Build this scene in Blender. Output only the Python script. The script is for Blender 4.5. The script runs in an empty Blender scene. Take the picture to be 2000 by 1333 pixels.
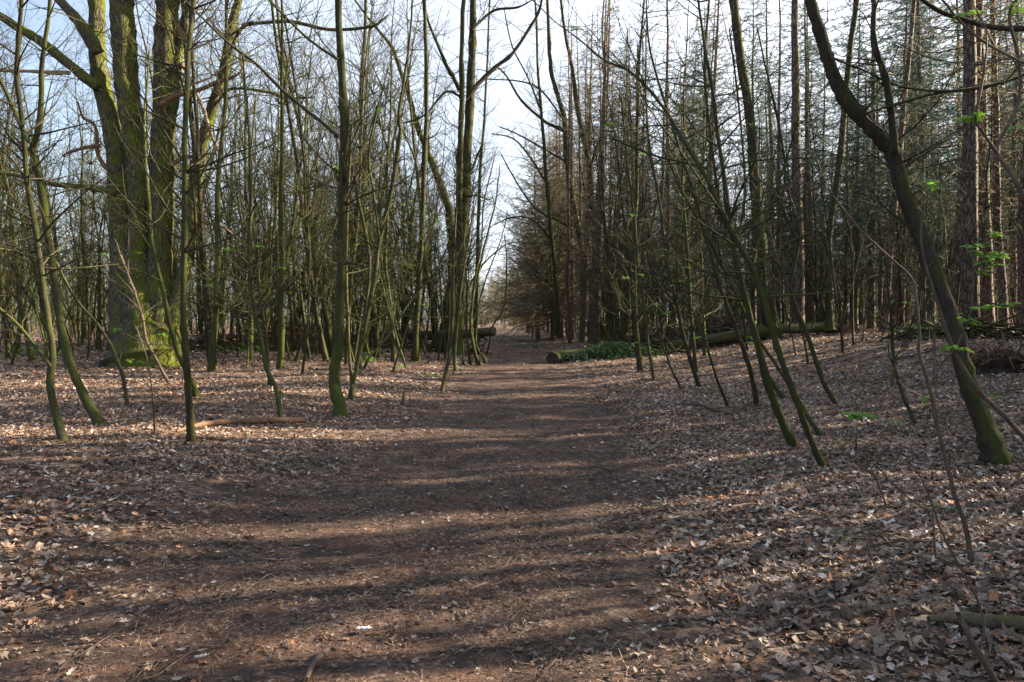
import bpy, math, random
import numpy as np
from mathutils import Vector

# ---------------------------------------------------------------- camera, sky, sun, exposure
scene = bpy.context.scene
F = 1400.0                      # focal length in pixels of the 2000 px wide photograph
HZ = 625.0                      # horizon row
CAM_H = 1.6
PITCH = math.atan((666.5 - HZ) / F)
cam_d = bpy.data.cameras.new('camera')
cam = bpy.data.objects.new('camera', cam_d)
scene.collection.objects.link(cam)
cam.location = (0, 0, CAM_H)
cam.rotation_euler = (math.pi / 2 - PITCH, 0, 0)
cam_d.sensor_width = 36
cam_d.lens = 36 * F / 2000
cam_d.clip_start = 0.05
cam_d.clip_end = 2000
scene.camera = cam

SUN_AZ, SUN_EL = math.radians(75), math.radians(25)
world = bpy.data.worlds.new('World')
scene.world = world
world.use_nodes = True
wn = world.node_tree
bg = wn.nodes['Background']
sky = wn.nodes.new('ShaderNodeTexSky')
sky.sky_type = 'NISHITA'
sky.sun_disc = False
sky.sun_elevation = SUN_EL
sky.sun_rotation = SUN_AZ
sky.air_density = 1.0
sky.dust_density = 1.6
sky.ozone_density = 1.0
# thin veil of high white cloud, denser toward the sun
tc_ = wn.nodes.new('ShaderNodeTexCoord'); no_ = wn.nodes.new('ShaderNodeTexNoise'); no_.inputs['Scale'].default_value = 2.6; no_.inputs['Detail'].default_value = 6
dp_ = wn.nodes.new('ShaderNodeVectorMath'); dp_.operation = 'DOT_PRODUCT'
dp_.inputs[1].default_value = (math.sin(SUN_AZ) * .9, math.cos(SUN_AZ) * .9, .1)
ma_ = wn.nodes.new('ShaderNodeMath'); ma_.operation = 'MULTIPLY_ADD'; ma_.inputs[1].default_value = 1.0; ma_.inputs[2].default_value = -.04
mb_ = wn.nodes.new('ShaderNodeMath'); mb_.operation = 'ADD'; mb_.use_clamp = True
mx_ = wn.nodes.new('ShaderNodeMix'); mx_.data_type = 'RGBA'; mx_.inputs[7].default_value = (5.2, 5.5, 6.1, 1)
wn.links.new(tc_.outputs['Generated'], no_.inputs['Vector']); wn.links.new(tc_.outputs['Generated'], dp_.inputs[0])
wn.links.new(dp_.outputs['Value'], ma_.inputs[0]); wn.links.new(ma_.outputs[0], mb_.inputs[0]); wn.links.new(no_.outputs[0], mb_.inputs[1])
wn.links.new(mb_.outputs[0], mx_.inputs[0]); wn.links.new(sky.outputs[0], mx_.inputs[6]); wn.links.new(mx_.outputs[2], bg.inputs[0])
bg.inputs[1].default_value = 0.05
sun_d = bpy.data.lights.new('sun', 'SUN')
sun_d.energy = 5.0
sun_d.angle = math.radians(0.5)
sun_d.color = (1.0, 0.83, 0.62)
sun = bpy.data.objects.new('sun', sun_d)
scene.collection.objects.link(sun)
sv = Vector((math.sin(SUN_AZ) * math.cos(SUN_EL), math.cos(SUN_AZ) * math.cos(SUN_EL), math.sin(SUN_EL)))
sun.rotation_euler = sv.to_track_quat('Z', 'Y').to_euler()
sun.location = (30, 8, 20)
scene.view_settings.view_transform = 'Standard'
scene.view_settings.look = 'None'
scene.view_settings.gamma = 1
scene.view_settings.exposure = 2.48

rnd = random.Random(7)
nr = np.random.RandomState(11)
C = scene.collection

# ---------------------------------------------------------------- terrain function and pixel helpers
PY = [-40, 3, 6, 10, 24, 34, 64, 100, 250, 400]
PX = [-1.6, -.46, -.17, .40, .30, .30, .35, -.9, -5, -9]


def xc(Y):
    return np.interp(Y, PY, PX)


def sm(t):
    t = np.clip(t, 0, 1)
    return t * t * (3 - 2 * t)


def hgt(X, Y):
    X = np.asarray(X, float); Y = np.asarray(Y, float)
    d = X - xc(Y)
    h = 0.95 * sm((d - 1.4) / 15) * sm((Y + 2) / 26) + 0.10 * sm((d - 1.2) / 2.0)
    h = h + 0.22 * sm((-d - 1.2) / 4.0)
    h = h + 0.05 * np.sin(X * 0.9 + 1.3) * np.cos(Y * 0.55 + .4) * sm((abs(d) - 1) / 2)
    h = h + 0.012 * np.sin(X * 3.1 + Y * 1.7) + 0.010 * np.sin(X * 1.9 - Y * 2.6 + 1)
    # low earth bank in the wood on the right
    h = h + 0.35 * np.exp(-((d - 10.5) / 3.2) ** 2) * np.exp(-((Y - 17) / 7.0) ** 2)
    return h


cp, sp = math.cos(PITCH), math.sin(PITCH)


def ray(px, py):
    x = (px - 1000) / F; v = -(py - 666.5) / F
    # camera looks along +Y pitched down
    return (x, cp + v * sp, -sp + v * cp)


def PD(px, py, Y):
    """world point seen at a photo pixel, at world distance Y in front of the camera"""
    r = ray(px, py); t = Y / r[1]
    return (r[0] * t, Y, CAM_H + r[2] * t)


def G(px, py):
    """point of the ground seen at a photo pixel"""
    r = ray(px, py)
    t = 1.5
    while t < 300:
        if CAM_H + r[2] * t < float(hgt(r[0] * t, r[1] * t)): break
        t *= 1.01
    return (r[0] * t, r[1] * t, float(hgt(r[0] * t, r[1] * t)))


# ---------------------------------------------------------------- mesh building
def vn(a):
    l = math.sqrt(a[0] * a[0] + a[1] * a[1] + a[2] * a[2]) or 1.0
    return (a[0] / l, a[1] / l, a[2] / l)


class MB:
    """collects tubes and loose polygons, and links them as one mesh object"""
    def __init__(s):
        s.V = []; s.Fq = []; s.Ft = []; s.n = 0; s.col = []

    def raw(s, V, tris=None, quads=None, col=None):
        V = np.asarray(V, np.float32).reshape(-1, 3)
        if tris is not None: s.Ft.append(np.asarray(tris, np.int64).reshape(-1, 3) + s.n)
        if quads is not None: s.Fq.append(np.asarray(quads, np.int64).reshape(-1, 4) + s.n)
        s.V.append(V); s.n += len(V)
        s.col.append(np.tile([1, 1, 1, 1], (len(V), 1)) if col is None else np.asarray(col, np.float32).reshape(-1, 4))

    def tubes(s, lines, sides=4, rough=0.0, lob=0):
        groups = {}
        for p, r in lines: groups.setdefault(len(p), []).append((p, r))
        for n, L in groups.items():
            P = np.array([l[0] for l in L], float)            # M,n,3
            R = np.array([l[1] for l in L], float)            # M,n
            M = len(P)
            T = np.zeros_like(P)
            T[:, 1:-1] = P[:, 2:] - P[:, :-2]; T[:, 0] = P[:, 1] - P[:, 0]; T[:, -1] = P[:, -1] - P[:, -2]
            T /= np.linalg.norm(T, axis=2, keepdims=True) + 1e-9
            ref = np.where(abs(T[:, :1, 2:3]) > .75, np.array([[[1., 0.1, 0]]]), np.array([[[0, 0.1, 1.]]]))
            ref = np.broadcast_to(ref, T.shape)
            U = np.cross(T, ref); U /= np.linalg.norm(U, axis=2, keepdims=True) + 1e-9
            W = np.cross(T, U)
            a = np.linspace(0, 2 * np.pi, sides, endpoint=False)
            rr = R[:, :, None] * np.ones(sides)
            if rough:
                rr = rr * (1 + rough * nr.randn(M, n, sides))
            if lob:
                ph = nr.rand(M, 1, 1) * 6
                rr = rr * (1 + lob * np.sin(a * 3 + ph + np.arange(n)[None, :, None] * .25) + lob * .6 * np.sin(a * 5 + 2 * ph - np.arange(n)[None, :, None] * .18))
            V = P[:, :, None] + rr[..., None] * (np.cos(a)[None, None, :, None] * U[:, :, None] + np.sin(a)[None, None, :, None] * W[:, :, None])
            idx = np.arange(M * n * sides).reshape(M, n, sides)
            a0 = idx[:, :-1]; b0 = idx[:, 1:]
            q = np.stack([a0, np.roll(a0, -1, 2), np.roll(b0, -1, 2), b0], -1).reshape(-1, 4)
            s.raw(V.reshape(-1, 3), quads=q)

    def mesh(s, name, mats, smooth=True, color=False):
        V = np.concatenate(s.V)
        me = bpy.data.meshes.new(name)
        ft = np.concatenate(s.Ft) if s.Ft else np.zeros((0, 3), np.int64)
        fq = np.concatenate(s.Fq) if s.Fq else np.zeros((0, 4), np.int64)
        me.vertices.add(len(V)); me.vertices.foreach_set('co', V.astype(np.float32).ravel())
        nl = ft.size + fq.size
        me.loops.add(nl); me.loops.foreach_set('vertex_index', np.concatenate([ft.ravel(), fq.ravel()]).astype(np.int32))
        me.polygons.add(len(ft) + len(fq))
        st = np.concatenate([np.arange(len(ft)) * 3, ft.size + np.arange(len(fq)) * 4]).astype(np.int32)
        me.polygons.foreach_set('loop_start', st)
        me.update(calc_edges=True)
        me.polygons.foreach_set('use_smooth', np.full(len(me.polygons), smooth))
        if color:
            at = me.color_attributes.new('tint', 'FLOAT_COLOR', 'POINT')
            at.data.foreach_set('color', np.concatenate(s.col).astype(np.float32).ravel())
        me.materials.append(mats)
        me.validate()
        return me

    def build(s, name, mat, parent=None, smooth=True, color=False):
        o = bpy.data.objects.new(name, s.mesh(name, mat, smooth, color))
        C.objects.link(o)
        if parent is not None:
            o.parent = parent
            o.matrix_parent_inverse = parent.matrix_world.inverted() if False else o.matrix_parent_inverse
        return o


def tag(o, label=None, cat=None, group=None, kind=None):
    if label: o['label'] = label
    if cat: o['category'] = cat
    if group: o['group'] = group
    if kind: o['kind'] = kind
    return o


def thing(name, label, cat, loc=(0, 0, 0), group=None, rz=0):
    o = bpy.data.objects.new(name, None)
    o.empty_display_size = 0.2
    C.objects.link(o); o.location = loc; o.rotation_euler = (0, 0, rz)
    return tag(o, label, cat, group)


def shift(lines, loc):
    return [([(p[0] - loc[0], p[1] - loc[1], p[2] - loc[2]) for p in P], R) for P, R in lines]


# ---------------------------------------------------------------- materials
def new_mat(name):
    m = bpy.data.materials.new(name); m.use_nodes = True
    nt = m.node_tree; b = nt.nodes['Principled BSDF']
    b.inputs['Roughness'].default_value = 0.85
    b.inputs['Specular IOR Level'].default_value = 0.25
    return m, nt, b


def nd(nt, typ, **kw):
    n = nt.nodes.new(typ)
    for k, v in kw.items(): setattr(n, k, v)
    return n


def ramp(nt, fac, stops):
    r = nd(nt, 'ShaderNodeValToRGB')
    els = r.color_ramp.elements
    while len(els) < len(stops): els.new(0.5)
    for e, (p, c) in zip(els, stops):
        e.position = p; e.color = (c[0], c[1], c[2], 1)
    nt.links.new(fac, r.inputs[0])
    return r.outputs[0]


def noise(nt, vec, scale, detail=4, rough=.6):
    n = nd(nt, 'ShaderNodeTexNoise'); n.inputs['Scale'].default_value = scale
    n.inputs['Detail'].default_value = detail; n.inputs['Roughness'].default_value = rough
    nt.links.new(vec, n.inputs['Vector']); return n.outputs[0]


def mix(nt, fac, a, b):
    m = nd(nt, 'ShaderNodeMix', data_type='RGBA')
    if isinstance(fac, float): m.inputs[0].default_value = fac
    else: nt.links.new(fac, m.inputs[0])
    for s, i in ((a, 6), (b, 7)):
        if isinstance(s, tuple): m.inputs[i].default_value = (*s, 1)
        else: nt.links.new(s, m.inputs[i])
    return m.outputs[2]


def math_(nt, op, a, b=None, clamp=False):
    m = nd(nt, 'ShaderNodeMath', operation=op); m.use_clamp = clamp
    for s, i in ((a, 0), (b, 1)):
        if s is None: continue
        if isinstance(s, (int, float)): m.inputs[i].default_value = s
        else: nt.links.new(s, m.inputs[i])
    return m.outputs[0]


def bark(name, dark, light, moss, amt, zs=.25, sc=9, bump=.6, crack=False, lowmoss=0.0):
    """bark with lengthwise ridges, lichen flecks and patchy moss"""
    m, nt, b = new_mat(name)
    tc = nd(nt, 'ShaderNodeTexCoord'); mp = nd(nt, 'ShaderNodeMapping')
    mp.inputs['Scale'].default_value = (1, 1, zs)
    nt.links.new(tc.outputs['Object'], mp.inputs[0])
    n1 = noise(nt, mp.outputs[0], sc * 3, 6, .7)
    base = ramp(nt, n1, [(.3, dark), (.7, light)])
    hgtv = n1
    if crack:
        vo = nd(nt, 'ShaderNodeTexVoronoi', feature='DISTANCE_TO_EDGE'); vo.inputs['Scale'].default_value = sc * 2.4
        w = noise(nt, mp.outputs[0], sc, 3)
        ad = nd(nt, 'ShaderNodeMix', data_type='RGBA'); ad.inputs[0].default_value = .12
        nt.links.new(mp.outputs[0], ad.inputs[6]); nt.links.new(w, ad.inputs[7]); nt.links.new(ad.outputs[2], vo.inputs['Vector'])
        cr = math_(nt, 'MULTIPLY', vo.outputs[0], 5.0, True)
        base = mix(nt, cr, (dark[0] * .4, dark[1] * .4, dark[2] * .4), base)
        hgtv = math_(nt, 'ADD', math_(nt, 'MULTIPLY', n1, .5), cr)
    n2 = noise(nt, tc.outputs['Object'], 2.3, 5, .65)
    oi = nd(nt, 'ShaderNodeObjectInfo')
    f = math_(nt, 'ADD', n2, math_(nt, 'MULTIPLY', math_(nt, 'SUBTRACT', oi.outputs['Random'], .5), .25))
    if lowmoss:
        sx = nd(nt, 'ShaderNodeSeparateXYZ'); nt.links.new(tc.outputs['Object'], sx.inputs[0])
        low = math_(nt, 'SUBTRACT', 1.0, math_(nt, 'MULTIPLY', sx.outputs[2], .7), True)
        f = math_(nt, 'ADD', f, math_(nt, 'MULTIPLY', low, lowmoss))
    n3 = noise(nt, tc.outputs['Object'], 60, 3)
    ge = nd(nt, 'ShaderNodeNewGeometry'); sd = nd(nt, 'ShaderNodeVectorMath', operation='DOT_PRODUCT'); sd.inputs[1].default_value = (.75, -.35, .5)
    nt.links.new(ge.outputs['Normal'], sd.inputs[0])
    f = math_(nt, 'ADD', f, math_(nt, 'MULTIPLY', sd.outputs['Value'], .2))
    f = math_(nt, 'ADD', f, math_(nt, 'MULTIPLY', math_(nt, 'SUBTRACT', n3, .5), .5))
    f = math_(nt, 'MULTIPLY', math_(nt, 'SUBTRACT', f, .98 - amt), 4.0, True)
    mosc = mix(nt, n3, (moss[0] * .45, moss[1] * .45, moss[2] * .4), (moss[0] * 1.4, moss[1] * 1.4, moss[2] * 1.2))
    c = mix(nt, f, base, mosc)
    # pale lichen flecks
    vl = nd(nt, 'ShaderNodeTexVoronoi'); vl.inputs['Scale'].default_value = 26
    nt.links.new(tc.outputs['Object'], vl.inputs['Vector'])
    fl = math_(nt, 'MULTIPLY', math_(nt, 'SUBTRACT', .17, vl.outputs[0]), 6, True)
    fl = math_(nt, 'MULTIPLY', fl, math_(nt, 'GREATER_THAN', n2, .56))
    c = mix(nt, math_(nt, 'MULTIPLY', fl, .6), c, (.30, .32, .26))
    nt.links.new(c, b.inputs['Base Color'])
    bp = nd(nt, 'ShaderNodeBump'); bp.inputs['Strength'].default_value = bump; bp.inputs['Distance'].default_value = .02
    nt.links.new(math_(nt, 'ADD', hgtv, math_(nt, 'MULTIPLY', n3, .4)), bp.inputs['Height'])
    nt.links.new(bp.outputs[0], b.inputs['Normal'])
    return m


MOSS = (.050, .060, .011)
M_sap = bark('mossy sapling bark', (.016, .013, .009), (.062, .05, .032), MOSS, .53, bump=.9)
M_mossy = bark('very mossy bark', (.016, .013, .009), (.062, .05, .034), (.046, .058, .008), .50, lowmoss=.22, bump=1.0)
M_twig = bark('twig bark', (.016, .013, .009), (.055, .042, .027), (.050, .058, .012), .50, bump=.2)
M_oak = bark('oak bark', (.05, .042, .03), (.17, .14, .10), (.095, .115, .012), .55, zs=.22, sc=7, bump=1.0, crack=True, lowmoss=.08)
M_con = bark('conifer bark', (.08, .055, .045), (.27, .19, .15), (.10, .13, .03), .34, zs=.3, sc=6, bump=.8, crack=True)
M_contw = bark('conifer twig', (.05, .036, .026), (.15, .105, .072), (.06, .07, .02), .36, bump=.2)
M_dead = bark('dead red brown wood', (.08, .045, .03), (.24, .13, .08), MOSS, .22)
M_pale = bark('pale bare wood', (.16, .125, .085), (.34, .27, .19), MOSS, .28)
M_grey = bark('smooth grey brown sapling bark', (.05, .036, .027), (.13, .095, .072), MOSS, .25, bump=.2)
M_log = bark('old log bark', (.04, .03, .02), (.15, .11, .078), (.06, .08, .014), .42, zs=1, sc=5, bump=1.0)


def plain(name, col, rough=.8, tr=0.0, var=.3, scale=30):
    m, nt, b = new_mat(name)
    tc = nd(nt, 'ShaderNodeTexCoord')
    n = noise(nt, tc.outputs['Object'], scale, 4)
    c = ramp(nt, n, [(.25, tuple(v * (1 - var) for v in col)), (.75, tuple(min(1, v * (1 + var)) for v in col))])
    nt.links.new(c, b.inputs['Base Color']); b.inputs['Roughness'].default_value = rough
    if tr:
        t = nd(nt, 'ShaderNodeBsdfTranslucent'); mx = nd(nt, 'ShaderNodeMixShader'); mx.inputs[0].default_value = tr
        nt.links.new(c, t.inputs[0]); nt.links.new(b.outputs[0], mx.inputs[1]); nt.links.new(t.outputs[0], mx.inputs[2])
        nt.links.new(mx.outputs[0], nt.nodes['Material Output'].inputs[0])
    return m


M_leaf = plain('young green leaf', (.13, .27, .03), .5, .5, .35, 40)
M_ivy = plain('ivy and bramble leaf', (.045, .095, .03), .35, .15, .5, 12)
M_moss = plain('ground moss', (.09, .15, .02), .95, 0, .5, 60)
M_spruce = plain('blue green spruce needles', (.055, .115, .085), .6, .25, .5, 3)
M_larch = plain('brown green conifer sprays', (.26, .225, .13), .7, .25, .45, 2)
M_cut = plain('cut log face', (.09, .06, .04), .9, 0, .6, 14)
M_white = plain('white litter', (.75, .76, .78), .6, .2, .1, 30)
M_blaze = plain('pale blue waymark paint', (.55, .65, .72), .7, 0, .15, 30)
M_soil = plain('dark soil and roots', (.05, .035, .025), .95, 0, .6, 12)


def tint_mat(name, rough=.75, tr=.15, sat_noise=35):
    m, nt, b = new_mat(name)
    at = nd(nt, 'ShaderNodeAttribute', attribute_name='tint')
    tc = nd(nt, 'ShaderNodeTexCoord')
    n = noise(nt, tc.outputs['Object'], sat_noise, 4)
    k = ramp(nt, n, [(.25, (.6, .6, .6)), (.75, (1.2, 1.2, 1.2))])
    mu = nd(nt, 'ShaderNodeMix', data_type='RGBA', blend_type='MULTIPLY'); mu.inputs[0].default_value = 1
    nt.links.new(at.outputs['Color'], mu.inputs[6]); nt.links.new(k, mu.inputs[7])
    nt.links.new(mu.outputs[2], b.inputs['Base Color']); b.inputs['Roughness'].default_value = rough
    if tr:
        t = nd(nt, 'ShaderNodeBsdfTranslucent'); mx = nd(nt, 'ShaderNodeMixShader'); mx.inputs[0].default_value = tr
        nt.links.new(mu.outputs[2], t.inputs[0]); nt.links.new(b.outputs[0], mx.inputs[1]); nt.links.new(t.outputs[0], mx.inputs[2])
        nt.links.new(mx.outputs[0], nt.nodes['Material Output'].inputs[0])
    return m


M_litter = tint_mat('dead leaf', .6, .12)


def ground_mat():
    m, nt, b = new_mat('forest floor')
    tc = nd(nt, 'ShaderNodeTexCoord')
    at = nd(nt, 'ShaderNodeAttribute', attribute_name='path')
    ob = tc.outputs['Object']
    wv = nd(nt, 'ShaderNodeTexNoise'); wv.inputs['Scale'].default_value = 14; nt.links.new(ob, wv.inputs['Vector'])
    va = nd(nt, 'ShaderNodeMix', data_type='RGBA'); va.inputs[0].default_value = .05
    nt.links.new(ob, va.inputs[6]); nt.links.new(wv.outputs[1], va.inputs[7])
    v1 = nd(nt, 'ShaderNodeTexVoronoi'); v1.inputs['Scale'].default_value = 16; nt.links.new(va.outputs[2], v1.inputs['Vector'])
    v2 = nd(nt, 'ShaderNodeTexVoronoi'); v2.inputs['Scale'].default_value = 55; nt.links.new(va.outputs[2], v2.inputs['Vector'])
    sep = nd(nt, 'ShaderNodeSeparateColor'); nt.links.new(v1.outputs['Color'], sep.inputs[0])
    sep2 = nd(nt, 'ShaderNodeSeparateColor'); nt.links.new(v2.outputs['Color'], sep2.inputs[0])
    leaf = ramp(nt, sep.outputs[0], [(0, (.035, .026, .022)), (.3, (.10, .07, .052)), (.55, (.19, .125, .088)), (.8, (.17, .085, .045)), (.93, (.30, .23, .18)), (1, (.40, .35, .31))])
    fine = ramp(nt, sep2.outputs[0], [(0, (.028, .02, .017)), (.4, (.080, .056, .046)), (.75, (.13, .085, .064)), (.95, (.22, .155, .11)), (1, (.36, .28, .22))])
    big = noise(nt, ob, 1.1, 6, .6)
    red = mix(nt, ramp(nt, big, [(.4, (0, 0, 0)), (.62, (1, 1, 1))]), fine, (.115, .054, .034))
    pcol = mix(nt, .6, fine, red)
    c = mix(nt, at.outputs['Fac'], leaf, pcol)
    damp = noise(nt, ob, 2.7, 7, .7)
    c = mix(nt, ramp(nt, damp, [(.46, (0, 0, 0)), (.60, (.8, .8, .8))]), c, (.030, .021, .017))
    nt.links.new(c, b.inputs['Base Color'])
    hh = math_(nt, 'ADD', math_(nt, 'MULTIPLY', sep.outputs[1], .6), math_(nt, 'MULTIPLY', sep2.outputs[1], .5))
    hh = math_(nt, 'ADD', hh, noise(nt, ob, 90, 5, .7))
    bp = nd(nt, 'ShaderNodeBump'); bp.inputs['Strength'].default_value = .9; bp.inputs['Distance'].default_value = .02
    nt.links.new(hh, bp.inputs['Height']); nt.links.new(bp.outputs[0], b.inputs['Normal'])
    b.inputs['Roughness'].default_value = .9
    return m


M_ground = ground_mat()


def vnoise(X, Y, sc, seed=0):
    r = np.random.RandomState(seed).rand(64, 64)
    x = np.asarray(X) * sc; y = np.asarray(Y) * sc
    i = np.floor(x).astype(int); j = np.floor(y).astype(int); u = sm(x - i); v = sm(y - j)
    g = lambda a, b: r[a % 64, b % 64]
    return (g(i, j) * (1 - u) + g(i + 1, j) * u) * (1 - v) + (g(i, j + 1) * (1 - u) + g(i + 1, j + 1) * u) * v


def pathness(X, Y):
    d = np.abs(X - xc(Y)) + .25 * np.sin(Y * 1.3 + X) + .15 * np.sin(Y * 3.7)
    lf = X < xc(Y)
    w = np.where(lf, np.interp(Y, [0, 4, 7, 10, 25, 60], [2.3, 2.0, 1.9, 1.5, 1.5, 1.5]), np.interp(Y, [0, 3, 6, 10, 25, 60], [1.0, 1.1, 1.4, 1.3, 1.5, 1.5]))
    return 1 - sm((d - w + .6) / np.where(lf, 1.7, 1.1))


# ---------------------------------------------------------------- ground sheet
def build_ground():
    ys = np.concatenate([np.linspace(-60, 1.5, 40), 1.5 + (np.exp(np.linspace(0, 1, 420) * 5.6) - 1) * .0122 * 100 / 2.2])
    ys = ys[ys < 420]; ys = np.unique(np.concatenate([ys, [430]]))
    u = np.linspace(-1, 1, 361); xs = np.sinh(u * 5.6) / np.sinh(5.6) * 260
    X, Y = np.meshgrid(xs, ys)
    Z = hgt(X, Y)
    Z += (.035 * (vnoise(X, Y, 1.6, 3) - .5) + .018 * (vnoise(X, Y, 5, 4) - .5)) * (np.abs(X) < 14) * (Y < 30)
    Z += .004 * nr.randn(*Z.shape) * (np.abs(X) < 12) * (Y < 25)
    V = np.stack([X, Y, Z], -1).reshape(-1, 3)
    ny, nx = X.shape
    idx = np.arange(ny * nx).reshape(ny, nx)
    q = np.stack([idx[:-1, :-1], idx[:-1, 1:], idx[1:, 1:], idx[1:, :-1]], -1).reshape(-1, 4)
    mb = MB(); mb.raw(V, quads=q)
    o = mb.build('ground', M_ground)
    a = o.data.attributes.new('path', 'FLOAT', 'POINT')
    a.data.foreach_set('value', pathness(X, Y).astype(np.float32).ravel())
    tag(o, kind='structure')
    return o


build_ground()

# ---------------------------------------------------------------- branch growth
def grow(out, p, d, L, r, lev, P):
    """P: dict with wob, up, dens, ratio, ang, maxlev, rmin"""
    n = max(3, min(9 - 2 * lev, int(L / P['seg'][lev]) + 2))
    pts = [p]; rad = [r]
    wob = P['wob'] * (1 + .3 * lev); up = P['up'][lev]
    st = L / n
    ds = []
    for i in range(n):
        d = vn((d[0] + rnd.gauss(0, wob), d[1] + rnd.gauss(0, wob), d[2] + rnd.gauss(0, wob) + up))
        p = (p[0] + d[0] * st, p[1] + d[1] * st, p[2] + d[2] * st)
        pts.append(p); ds.append(d)
        rad.append(max(P['rmin'], r * (1 - .85 * (i + 1) / n)))
    out[lev].append((pts, rad))
    if lev < P['maxlev']:
        k = P['dens'][lev] * L
        k = int(k) + (rnd.random() < k - int(k))
        for j in range(k):
            t = P['t0'] + (1 - P['t0']) * (j + rnd.random()) / max(1, k)
            f = t * n; i = min(n - 1, int(f)); f -= i
            q = tuple(pts[i][c] + (pts[i + 1][c] - pts[i][c]) * f for c in range(3))
            cl = L * P['ratio'] * (1.05 - .65 * t) * rnd.uniform(.5, 1.2)
            if cl < .12: continue
            grow(out, q, deflect(ds[i], P['ang'] * rnd.uniform(.7, 1.3)), cl, max(P['rmin'], rad[i] * .55), lev + 1, P)


def deflect(d, ang, az=None):
    a = (0, 0, 1) if abs(d[2]) < .9 else (1, 0, 0)
    u = vn((d[1] * a[2] - d[2] * a[1], d[2] * a[0] - d[0] * a[2], d[0] * a[1] - d[1] * a[0]))
    w = (d[1] * u[2] - d[2] * u[1], d[2] * u[0] - d[0] * u[2], d[0] * u[1] - d[1] * u[0])
    z = rnd.uniform(0, 2 * math.pi) if az is None else az
    s, c = math.sin(ang), math.cos(ang)
    return tuple(d[i] * c + s * (u[i] * math.cos(z) + w[i] * math.sin(z)) for i in range(3))


def cat(pts, k=4):
    """Catmull-Rom through tuples"""
    n = len(pts); o = []
    for i in range(n - 1):
        p0 = pts[max(0, i - 1)]; p1 = pts[i]; p2 = pts[i + 1]; p3 = pts[min(n - 1, i + 2)]
        for j in range(k):
            t = j / k
            o.append(tuple(.5 * (2 * b + (c - a) * t + (2 * a - 5 * b + 4 * c - d) * t * t + (-a + 3 * b - 3 * c + d) * t ** 3) for a, b, c, d in zip(p0, p1, p2, p3)))
    o.append(tuple(pts[-1])); return o


def fillw(tr):
    """fill in missing widths of a traced line linearly"""
    k = [(i, p[2]) for i, p in enumerate(tr) if len(p) > 2]
    ii = [a for a, _ in k]; ww = [b for _, b in k]
    return [(p[0], p[1], float(np.interp(i, ii, ww))) for i, p in enumerate(tr)]


def trace(tr, Y, dy=0.0, ph=0.0, base=False, jit=.0, k=4):
    """photo line (px,py,width px) -> 3-D polyline and radii, at about distance Y"""
    tr = fillw(tr)
    tr = cat(tr, k)
    n = len(tr); P = []; R = []
    for i, (px, py, w) in enumerate(tr):
        f = i / max(1, n - 1)
        y = Y + dy * math.sin(f * 2.6 + ph) - dy * math.sin(ph)
        P.append(PD(px + rnd.gauss(0, jit), py, y)); R.append(max(.003, w * .5 * y / F * (1 + rnd.gauss(0, .05) + (.18 if rnd.random() < .07 else 0))))
    if base:
        zb = P[0][2]
        R = [r * (1 + .28 * math.exp(-max(0, p[2] - zb) / (.06 + 1.6 * r))) for p, r in zip(P, R)]
        a = P[0]; b = P[1]
        P.insert(0, (a[0] * 2 - b[0], a[1] * 2 - b[1], a[2] - .18)); R.insert(0, R[0] * 1.3)
    return P, R


PT = dict(wob=.17, up=[.06, .05, .04, .03], dens=[2.3, 3.2, 3.0], ratio=.55, ang=.75, maxlev=2, rmin=.003, seg=[.45, .3, .2, .2], t0=.15)


def spawn(out, P, R, n, z0, Lf, PP, up=.45, az=None):
    """primary branches all along a stem above height z0"""
    zs = [p[2] for p in P]
    cand = [i for i in range(1, len(P) - 1) if zs[i] > z0]
    if not cand: return
    for j in range(n):
        i = rnd.choice(cand)
        a = rnd.uniform(0, 2 * math.pi) if az is None else rnd.gauss(az[0], az[1])
        d = vn((math.cos(a), math.sin(a), rnd.uniform(.1, 1.1) * 2 * up))
        fr = (i - cand[0]) / max(1, len(cand))
        L = Lf * rnd.uniform(.45, 1.15) * (1 - .45 * fr)
        grow(out, P[i], d, L, min(R[i] * .55, .006 + L * .006), 0, PP)


def leaf_sprig(mb, p, size, rng=rnd, n=5):
    """a whorl of young lobed leaves hanging slightly from a twig tip"""
    for k in range(n):
        a = k * 2 * math.pi / n + rng.uniform(-.5, .5)
        dr = rng.uniform(-.35, .15)
        d = np.array(vn((math.cos(a), math.sin(a), dr)))
        s_ = np.array([-math.sin(a), math.cos(a), rng.uniform(-.3, .3)])
        nz = np.cross(d, s_)
        L = size * rng.uniform(.6, 1.1)
        ol = [(.15, 0), (.3, .22), (.2, .48), (.52, .30), (.62, .46), (.75, .18), (1, 0), (.75, -.18), (.62, -.46), (.52, -.30), (.2, -.48), (.3, -.22)]
        V = [np.array(p) + d * L * .5 - nz * 0 * L]
        for x, y in ol:
            V.append(np.array(p) + d * L * (x + .1) + s_ * L * y * .85 - np.array([0, 0, 1]) * L * (.25 * x * x + .2 * abs(y)))
        m = len(ol)
        mb.raw(V, tris=[(0, 1 + i, 1 + (i + 1) % m) for i in range(m)])


ALLTREES = []


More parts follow.
